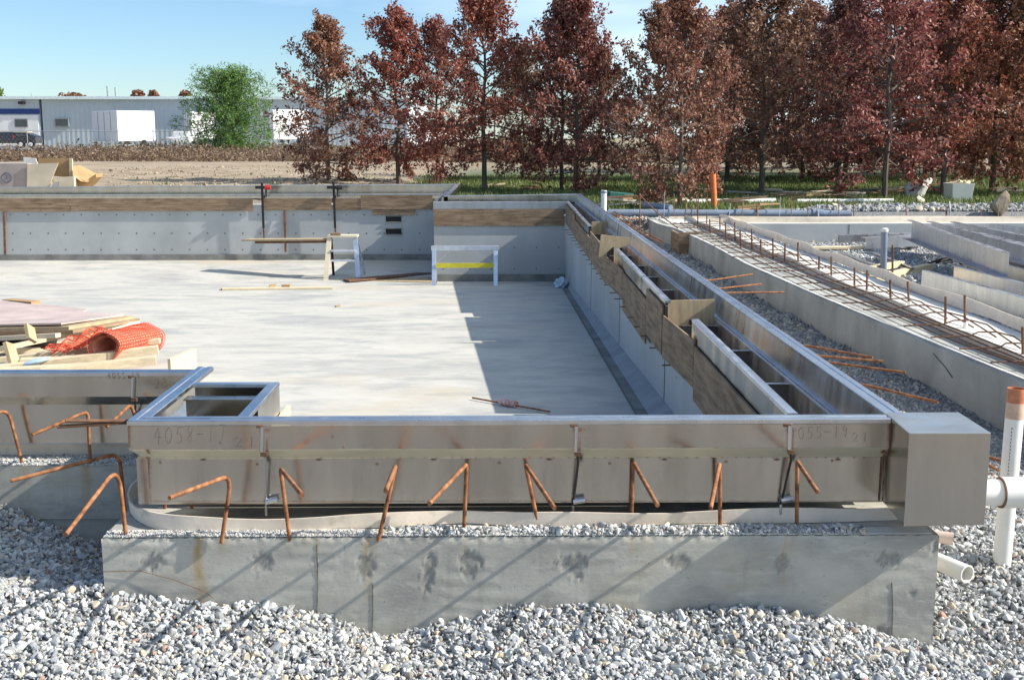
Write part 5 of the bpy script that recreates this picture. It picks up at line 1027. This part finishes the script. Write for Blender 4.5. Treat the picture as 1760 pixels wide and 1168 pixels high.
# ------------------------------------------------------------------ vegetation
def leaves_np(C, size, name, material, parent, up=.0, asp=.55, droop=.0):
    n = len(C); d = rng.normal(size=(n, 3)); d[:, 2] = d[:, 2]*.8+up; d /= np.linalg.norm(d, axis=1)[:, None]
    e = rng.normal(size=(n, 3)); s = np.cross(d, e); s /= np.linalg.norm(s, axis=1)[:, None]; nn = np.cross(d, s)
    L_ = size[:, None]; W_ = L_*asp
    a = C-d*L_*.5; b_ = C+s*W_*.5+nn*L_*.10; c_ = C+d*L_*.5; e_ = C-s*W_*.5+nn*L_*.10
    V = np.stack([a, b_, c_, e_], 1).reshape(-1, 3); i = np.arange(n)[:, None]*4
    F_ = np.concatenate([i+np.array([[0, 1, 2]]), i+np.array([[0, 2, 3]])], 1).reshape(-1, 3); return np_mesh(name, V, F_, material, False, parent)
def make_oak(seed, H, W, material, nl=9000, clear=.9, label='', group=None, name='oak_tree'):
    r = random.Random(seed); t = empty(name, label, 'tree', group=group); b = MB()
    tp_ = [Vector((0, 0, -.3))]; n = 10
    for i in range(1, n+1): tp_.append(Vector((.12*math.sin(i*1.3+seed)*i/n, .12*math.cos(i*1.7+seed)*i/n, H*i/n*.98)))
    b.tube(tp_, [max(.012, .10*(H/6)*(1-i/(n+.3))**.8) for i in range(n+1)], 8); C = []
    nb = 58
    for k in range(nb):
        f = (k+r.random())/nb; h = clear+(H-clear)*.97*f; az = k*2.399+r.uniform(-.5, .5)
        prof = (.62+.38*min(1, f/.22)) if f < .22 else (1-((f-.22)/.80)**1.25) if f < 1 else .1
        Lb = W*.5*prof*r.choice((.6, .8, .95, 1.05, 1.2, 1.3))*r.uniform(.9, 1.1)+.22
        el = R(-14+66*f**.8+r.uniform(-12, 14)); base = tp_[min(n, int(h/H*n))].copy(); base.z = h
        p = base.copy(); pts = [p.copy()]; d = Vector((math.cos(az)*math.cos(el), math.sin(az)*math.cos(el), math.sin(el)))
        m_ = 7
        for j in range(m_):
            d = (d+Vector((r.uniform(-.2, .2), r.uniform(-.2, .2), r.uniform(-.02, .2) if j > 3 else r.uniform(-.12, .08)))).normalized(); p = p+d*Lb/m_; pts.append(p.copy())
        b.tube(pts, [.028*(1-j/(m_+1))+.004 for j in range(m_+1)], 4, cap=False)
        for j in range(2, m_+1):
            for q in range(2 if j < 4 else 3):
                td = (d+Vector((r.gauss(0, .9), r.gauss(0, .9), r.gauss(.15, .6)))).normalized(); Lt = r.uniform(.15, .55)*(1.1-f*.35); e_ = pts[j]+td*Lt
                b.tube([pts[j], e_], .004, 3, cap=False)
                C.append((pts[j]+td*Lt*.55, .12)); C.append((e_, .10)); C.append((e_+Vector((0, 0, r.uniform(-.1, .14))), .07))
        C.append((pts[-1], .10)); C.append((pts[-1]+d*.15, .06))
    for q in range(5):
        x_, y_ = r.uniform(-.28, .28), r.uniform(-.28, .28)
        for k in range(9): C.append((Vector((x_*(1+.02*k), y_, H*(.86+.02*k)-abs(x_)*.9)), .07))
    ctr = np.array([c[0][:] for c in C]); sg = np.array([c[1] for c in C]); wts = rng.uniform(.1, 1.7, len(ctr)); wts /= wts.sum()
    ii = rng.choice(len(ctr), nl, p=wts); P = ctr[ii]+rng.normal(size=(nl, 3))*sg[ii][:, None]*.8; P[:, 2] = np.maximum(P[:, 2], .2)
    b.build('trunk', BARK, t, True, fix=False); leaves_np(P, rng.uniform(.08, .19, nl), 'crown', material, t, -.25, .5); return t
protos = [make_oak(1, 6, 4.3, OAKL, 13000, .45, 'x', None), make_oak(2, 6, 4.3, OAKD, 12500, 1.25, 'x', None), make_oak(3, 6, 4.5, OAKR, 13000, 1.0, 'x', None), make_oak(4, 6, 4.4, OAKL, 11500, 1.1, 'x', None)]
used = [0]*4
def place(pi_, px, py, top, label, wscale=1, rot=0, zg=-.4, Y=None, group='row of young oaks behind the pool', matl=None):
    if Y is None: p = Zp(px, py, zg)
    else: p = Yp(px, py, Y); p.z = zg
    h = (Yp(px, top, p.y).z-p.z); s = h/6.0
    o = protos[pi_] if not used[pi_] else copy_tree(protos[pi_]); used[pi_] = 1
    o.location = p; o.scale = (s*wscale, s*wscale, s); o.rotation_euler = (0, 0, rot); o['label'] = label; o['group'] = group
    if matl:
        for ch in o.children:
            if ch.name.startswith('crown') and len(ch.material_slots): ch.material_slots[0].link = 'OBJECT'; ch.material_slots[0].material = matl
    return o
TR = [(0, 565, 324, 42, 'leftmost oak, dark red and open, standing apart beside the green pine', .92, 0),
      (2, 685, 322, 28, 'rusty red oak just right of the leftmost oak', .92, 1.1), (3, 752, 321, 45, 'lower narrow oak between two taller red ones', .75, 2.0),
      (2, 832, 330, -14, 'red oak with a forked dark trunk behind the corner of the far gutter', .86, 3.0),
      (1, 965, 331, 12, 'brownish oak behind the side gutter corner, thinner trunk', .72, .5), (0, 990, 333, -12, 'brown-red oak whose dark trunk rises above the side gutter corner', .80, 4.2),
      (3, 1130, 333, 20, 'oak behind the bar mat with a thin dark trunk', .8, 5.0), (0, 1168, 356, -4, 'nearest oak, its pale trunk left of the orange post', .78, 2.4),
      (1, 1308, 336, -48, 'tall dull brown oak right of the orange post', .92, 1.7), (1, 1440, 328, 5, 'oak with yellowish top behind the rubble, middle right', .85, 3.6),
      (3, 1520, 342, -50, 'dark oak with a thick shaded trunk left of the white bin', .9, .9), (2, 1620, 336, -30, 'red oak with a pale straight trunk rising behind the white bin', .85, 5.5),
      (2, 1704, 333, -60, 'bright red oak with low branches near the right edge', .9, 2.2), (3, 1790, 335, -50, 'oak cut by the right edge of the picture', .9, 4.0)]
for t_ in TR: place(*t_[:5], wscale=t_[5], rot=t_[6])
bk = [(1030, 44), (900, 46), (1250, 43), (1290, 52), (1380, 44), (1436, 50), (1452, 42), (1560, 46), (1590, 50), (1603, 42), (1672, 45), (1740, 47), (1745, 54), (1215, 55), (1340, 58), (1490, 57), (1640, 58), (1700, 62), (1800, 50)]
bkl = ['between the two groups', 'left part', 'just right of the gap', 'over the orange post', 'left of the yellow-topped oak', 'twin thin trunks, left one', 'twin thin trunks, right one', 'right of the thick dark trunk', 'pair left of the pale trunk, left one', 'pair left of the pale trunk, right one', 'right of the pale trunk', 'near the right edge, front', 'near the right edge, back', 'third row, left', 'third row, centre left', 'third row, centre', 'third row, centre right', 'third row, right', 'at the right edge']
for i_, (px, Y) in enumerate(bk): place([1, 3, 0, 1][i_ % 4], px, 300, (90 if px < 1040 else 20) if Y < 48 else (60 if px > 1150 else 150), 'oak in the rows behind, '+bkl[i_], .95, i_*1.3, -.35, Y, 'oaks in the rear rows', OAKD if i_ % 2 else None)
# green pine
pt_ = empty('pine_tree', 'bushy bright green pine in front of the grey building', 'tree')
p = Yp(396, 248, 82); p.z = -.15; Hh = Yp(396, 128, 82).z+.15; b = MB(); b.tube([(0, 0, -.3), (0, 0, Hh*.9)], [.12, .02], 8); C = []; r = random.Random(9)
for k in range(130):
    f = k/130; h = .3+Hh*.9*f; az = k*2.399; prof = math.sqrt(max(.05, 1-(max(0, f-.25)/.78)**2)) if f > .25 else .8+.2*f/.25; Lb = 3.3*prof*r.choice((.55, .8, 1., 1.12))*r.uniform(.9, 1.08); el = R(-4+38*f)
    pts = [Vector((0, 0, h))+Vector((math.cos(az)*math.cos(el), math.sin(az)*math.cos(el), math.sin(el)))*Lb*j/4 for j in range(5)]; b.tube(pts, .02, 4, cap=False)
    for j in range(1, 5):
        for q in range(4): C.append(pts[j]+Vector((r.gauss(0, .22), r.gauss(0, .22), r.gauss(.05, .18))))
C += [Vector((-.3+r.gauss(-.15, .1), 0, Hh*(.86+.025*q))) for q in range(6)]
b.build('trunk', BARK, pt_, True, fix=False); ctr = np.array([c[:] for c in C]); ii = rng.integers(0, len(ctr), 22000); P = ctr[ii]+rng.normal(size=(22000, 3))*.13
leaves_np(P, rng.uniform(.14, .32, 22000), 'crown', PINEL, pt_, .6, .22); pt_.location = p
# weeds / brush, distant trees
def brush(name, n, xf, yf, hf, material, label, wid=.12):
    x, y = xf, yf; z = ground_z(x, y); h = hf; lean = rng.normal(size=(n, 2))*.3*h[:, None]
    a = rng.uniform(0, math.pi, n); w = wid*rng.uniform(.5, 1.4, n); dx, dy = np.cos(a)*w, np.sin(a)*w
    V = np.stack([np.stack([x-dx, y-dy, z], -1), np.stack([x+dx, y+dy, z], -1), np.stack([x+lean[:, 0], y+lean[:, 1], z+h], -1)], 1).reshape(-1, 3)
    o = np_mesh(name, V, np.arange(3*n).reshape(-1, 3), material); return tag(o, label, 'plants', kind='stuff')
def clumps(name, n, x0, x1, y0, y1, hmax, material, label, size=(.1, .3), sd=1, asp=.35):
    x = rng.uniform(x0, x1, n); y = rng.uniform(y0, y1, n); hh = hmax*np.clip(.55+.35*vnoise(x, y, .5, sd)+.25*vnoise(x, y, 1.7, sd+3), .08, 1.3)
    z = ground_z(x, y)+hh*rng.random(n)**1.3; o = leaves_np(np.stack([x, y, z], -1), rng.uniform(*size, n), name, material, None, .5, asp); return tag(o, label, 'plants', kind='stuff')
clumps('dry_weeds', 42000, -32, 24, 70, 82, 1.25, WEED, 'strip of dry brown weeds along the fence', (.12, .34), 2)
clumps('weeds', 6000, -40, -30, 74, 90, .7, WEED, 'low dry weeds by the dark pickup', (.1, .3), 5)
clumps('dark_brush', 16000, -31, 30, 84, 94, 1.5, leaf_mat('brush_leaves', (.05, .05, .03), (.13, .11, .06), (.28, .20, .13)), 'dark low brush between the weeds and the fence', (.12, .34), 7, .5)
n = 70000; x = rng.uniform(-3.5, 20, n); y = rng.uniform(27.4, 47, n); k = (vnoise(x, y, 1.3, 3) > -.55) & (x > -2.6+.6*np.sin(y*2)) & (y > 28+.5*np.sin(x*2)); x, y = x[k], y[k]; n = len(x); brush('grass', n, x, y, .05+.13*rng.random(n), GRASS, 'green grass under the oaks', .02)
n = 5000; x = rng.uniform(-14, -3, n); y = rng.uniform(28.5, 46, n); k = vnoise(x, y, 1.1, 8) > .55; x, y = x[k], y[k]; n = len(x); brush('dirt_grass', n, x, y, .04+.1*rng.random(n), GRASS, 'sparse grass tufts on the tan dirt', .02)
# clods on dirt
x, y = pts_in(5000, -18, -2, 28.6, 60); k = vnoise(x, y, .8, 6) > -.1; x, y = x[k], y[k]; s = np.clip(rng.lognormal(math.log(.035), .45, len(x)), .015, .12)
o = scatter('dirt_clods', np.stack([x, y, ground_z(x, y)+s*.1], -1), s, 1, mat('dirt_clod', (.36, .29, .20), .95, 0, .3, 5, .5, 20)); tag(o, 'tan clods of dug earth behind the far gutter', 'clods', kind='stuff')
# far tree line
for i_, (px, w_, t) in enumerate([(241, 26, 161), (268, 22, 162), (322, 26, 162), (130, 60, 166), (-4, 30, 150), (700, 80, 175), (850, 90, 172), (1000, 90, 170), (1070, 60, 175), (600, 60, 178)]):
    Y = 220.+i_*6; A = Yp(px, 240, Y); zt = Yp(px, t, Y).z; o = empty('distant_tree', 'far tree on the skyline, '+['small rusty one above the grey roof, left', 'small rusty one above the grey roof, right', 'rusty one at the green pine edge', 'bare one above the roof middle', 'green one above the roof at the picture edge', 'behind the second oak', 'behind the forked oak', 'in the gap left of the bar mat', 'in the gap above the bar bundle', 'right of the leftmost oak'][i_], 'tree')
    hw = w_*Y/2000/2; H_ = zt+1; n = 900; C = rng.normal(size=(n, 3))*np.array([hw*.5, hw*.4, H_*.16])+np.array([0, 0, H_*.78]); C = C*np.array([1, 1, 1.]); C[:, 2] = H_*.45+(H_*.55)*np.sqrt(np.clip(1-(C[:, 0]/(hw*1.25+.01))**2, .02, 1))*rng.random(n)**.4
    leaves_np(C, rng.uniform(.4, 1.0, n), 'crown', OAKD if i_ != 4 else PINEL, o, 0, .6); MB().tube([(0, 0, -1), (0, 0, H_*.8)], [.25, .08], 6).build('trunk', BARK, o); o.location = (A.x, Y, -.3)

# ------------------------------------------------------------------ light
SUN = Vector((1.42, -.175, 1.0)).normalized(); el = math.asin(SUN.z); az = math.atan2(SUN.x, SUN.y)
sd = bpy.data.lights.new('sun', 'SUN'); sd.energy = 5.0; sd.angle = R(.53); sd.color = (1, .95, .87); so_ = bpy.data.objects.new('sun', sd); COL.objects.link(so_)
so_.rotation_euler = SUN.to_track_quat('Z', 'Y').to_euler(); so_.location = (20, -5, 20)
w = bpy.data.worlds.new('World'); scene.world = w; w.use_nodes = True; nt = w.node_tree; N = nt.nodes; L = nt.links; bg = N['Background']
sk = N.new('ShaderNodeTexSky'); sk.sky_type = 'NISHITA'; sk.sun_disc = False; sk.sun_elevation = el; sk.sun_rotation = az; sk.air_density = 1.0; sk.dust_density = .15; sk.ozone_density = 2.0
tc = N.new('ShaderNodeTexCoord'); mp = N.new('ShaderNodeMapping'); mp.inputs['Scale'].default_value = (1.2, 1.2, 5.5); mp.inputs['Location'].default_value = (.35, .2, 0); ns = N.new('ShaderNodeTexNoise'); ns.inputs['Scale'].default_value = 1.6; ns.inputs['Detail'].default_value = 6; ns.inputs['Roughness'].default_value = .5
mr = N.new('ShaderNodeMapRange'); mr.inputs['From Min'].default_value = .44; mr.inputs['From Max'].default_value = .74; mr.inputs['To Max'].default_value = .75
L.new(tc.outputs['Generated'], mp.inputs['Vector']); L.new(mp.outputs[0], ns.inputs['Vector']); sx = N.new('ShaderNodeSeparateXYZ'); L.new(tc.outputs['Generated'], sx.inputs[0]); ma = N.new('ShaderNodeMath'); ma.operation = 'MULTIPLY_ADD'; ma.inputs[1].default_value = .42; L.new(sx.outputs['X'], ma.inputs[0]); L.new(ns.outputs['Fac'], ma.inputs[2]); L.new(ma.outputs[0], mr.inputs['Value'])
mx = N.new('ShaderNodeMix'); mx.data_type = 'RGBA'; L.new(mr.outputs[0], mx.inputs['Factor']); tn = N.new('ShaderNodeMix'); tn.data_type = 'RGBA'; tn.blend_type = 'MULTIPLY'; tn.inputs['Factor'].default_value = 1; L.new(sk.outputs[0], tn.inputs['A']); tn.inputs['B'].default_value = (.84, 1.03, 1.25, 1); L.new(tn.outputs['Result'], mx.inputs['A']); mx.inputs['B'].default_value = (9.5, 11.0, 12.3, 1)
L.new(mx.outputs['Result'], bg.inputs['Color']); bg.inputs['Strength'].default_value = .086
scene.view_settings.view_transform = 'Standard'; scene.view_settings.look = 'None'; scene.view_settings.exposure = 0.57; scene.view_settings.gamma = 1; scene.view_settings.use_curve_mapping = False
scene.render.engine = 'CYCLES'; scene.render.resolution_x = 1024; scene.render.resolution_y = 679
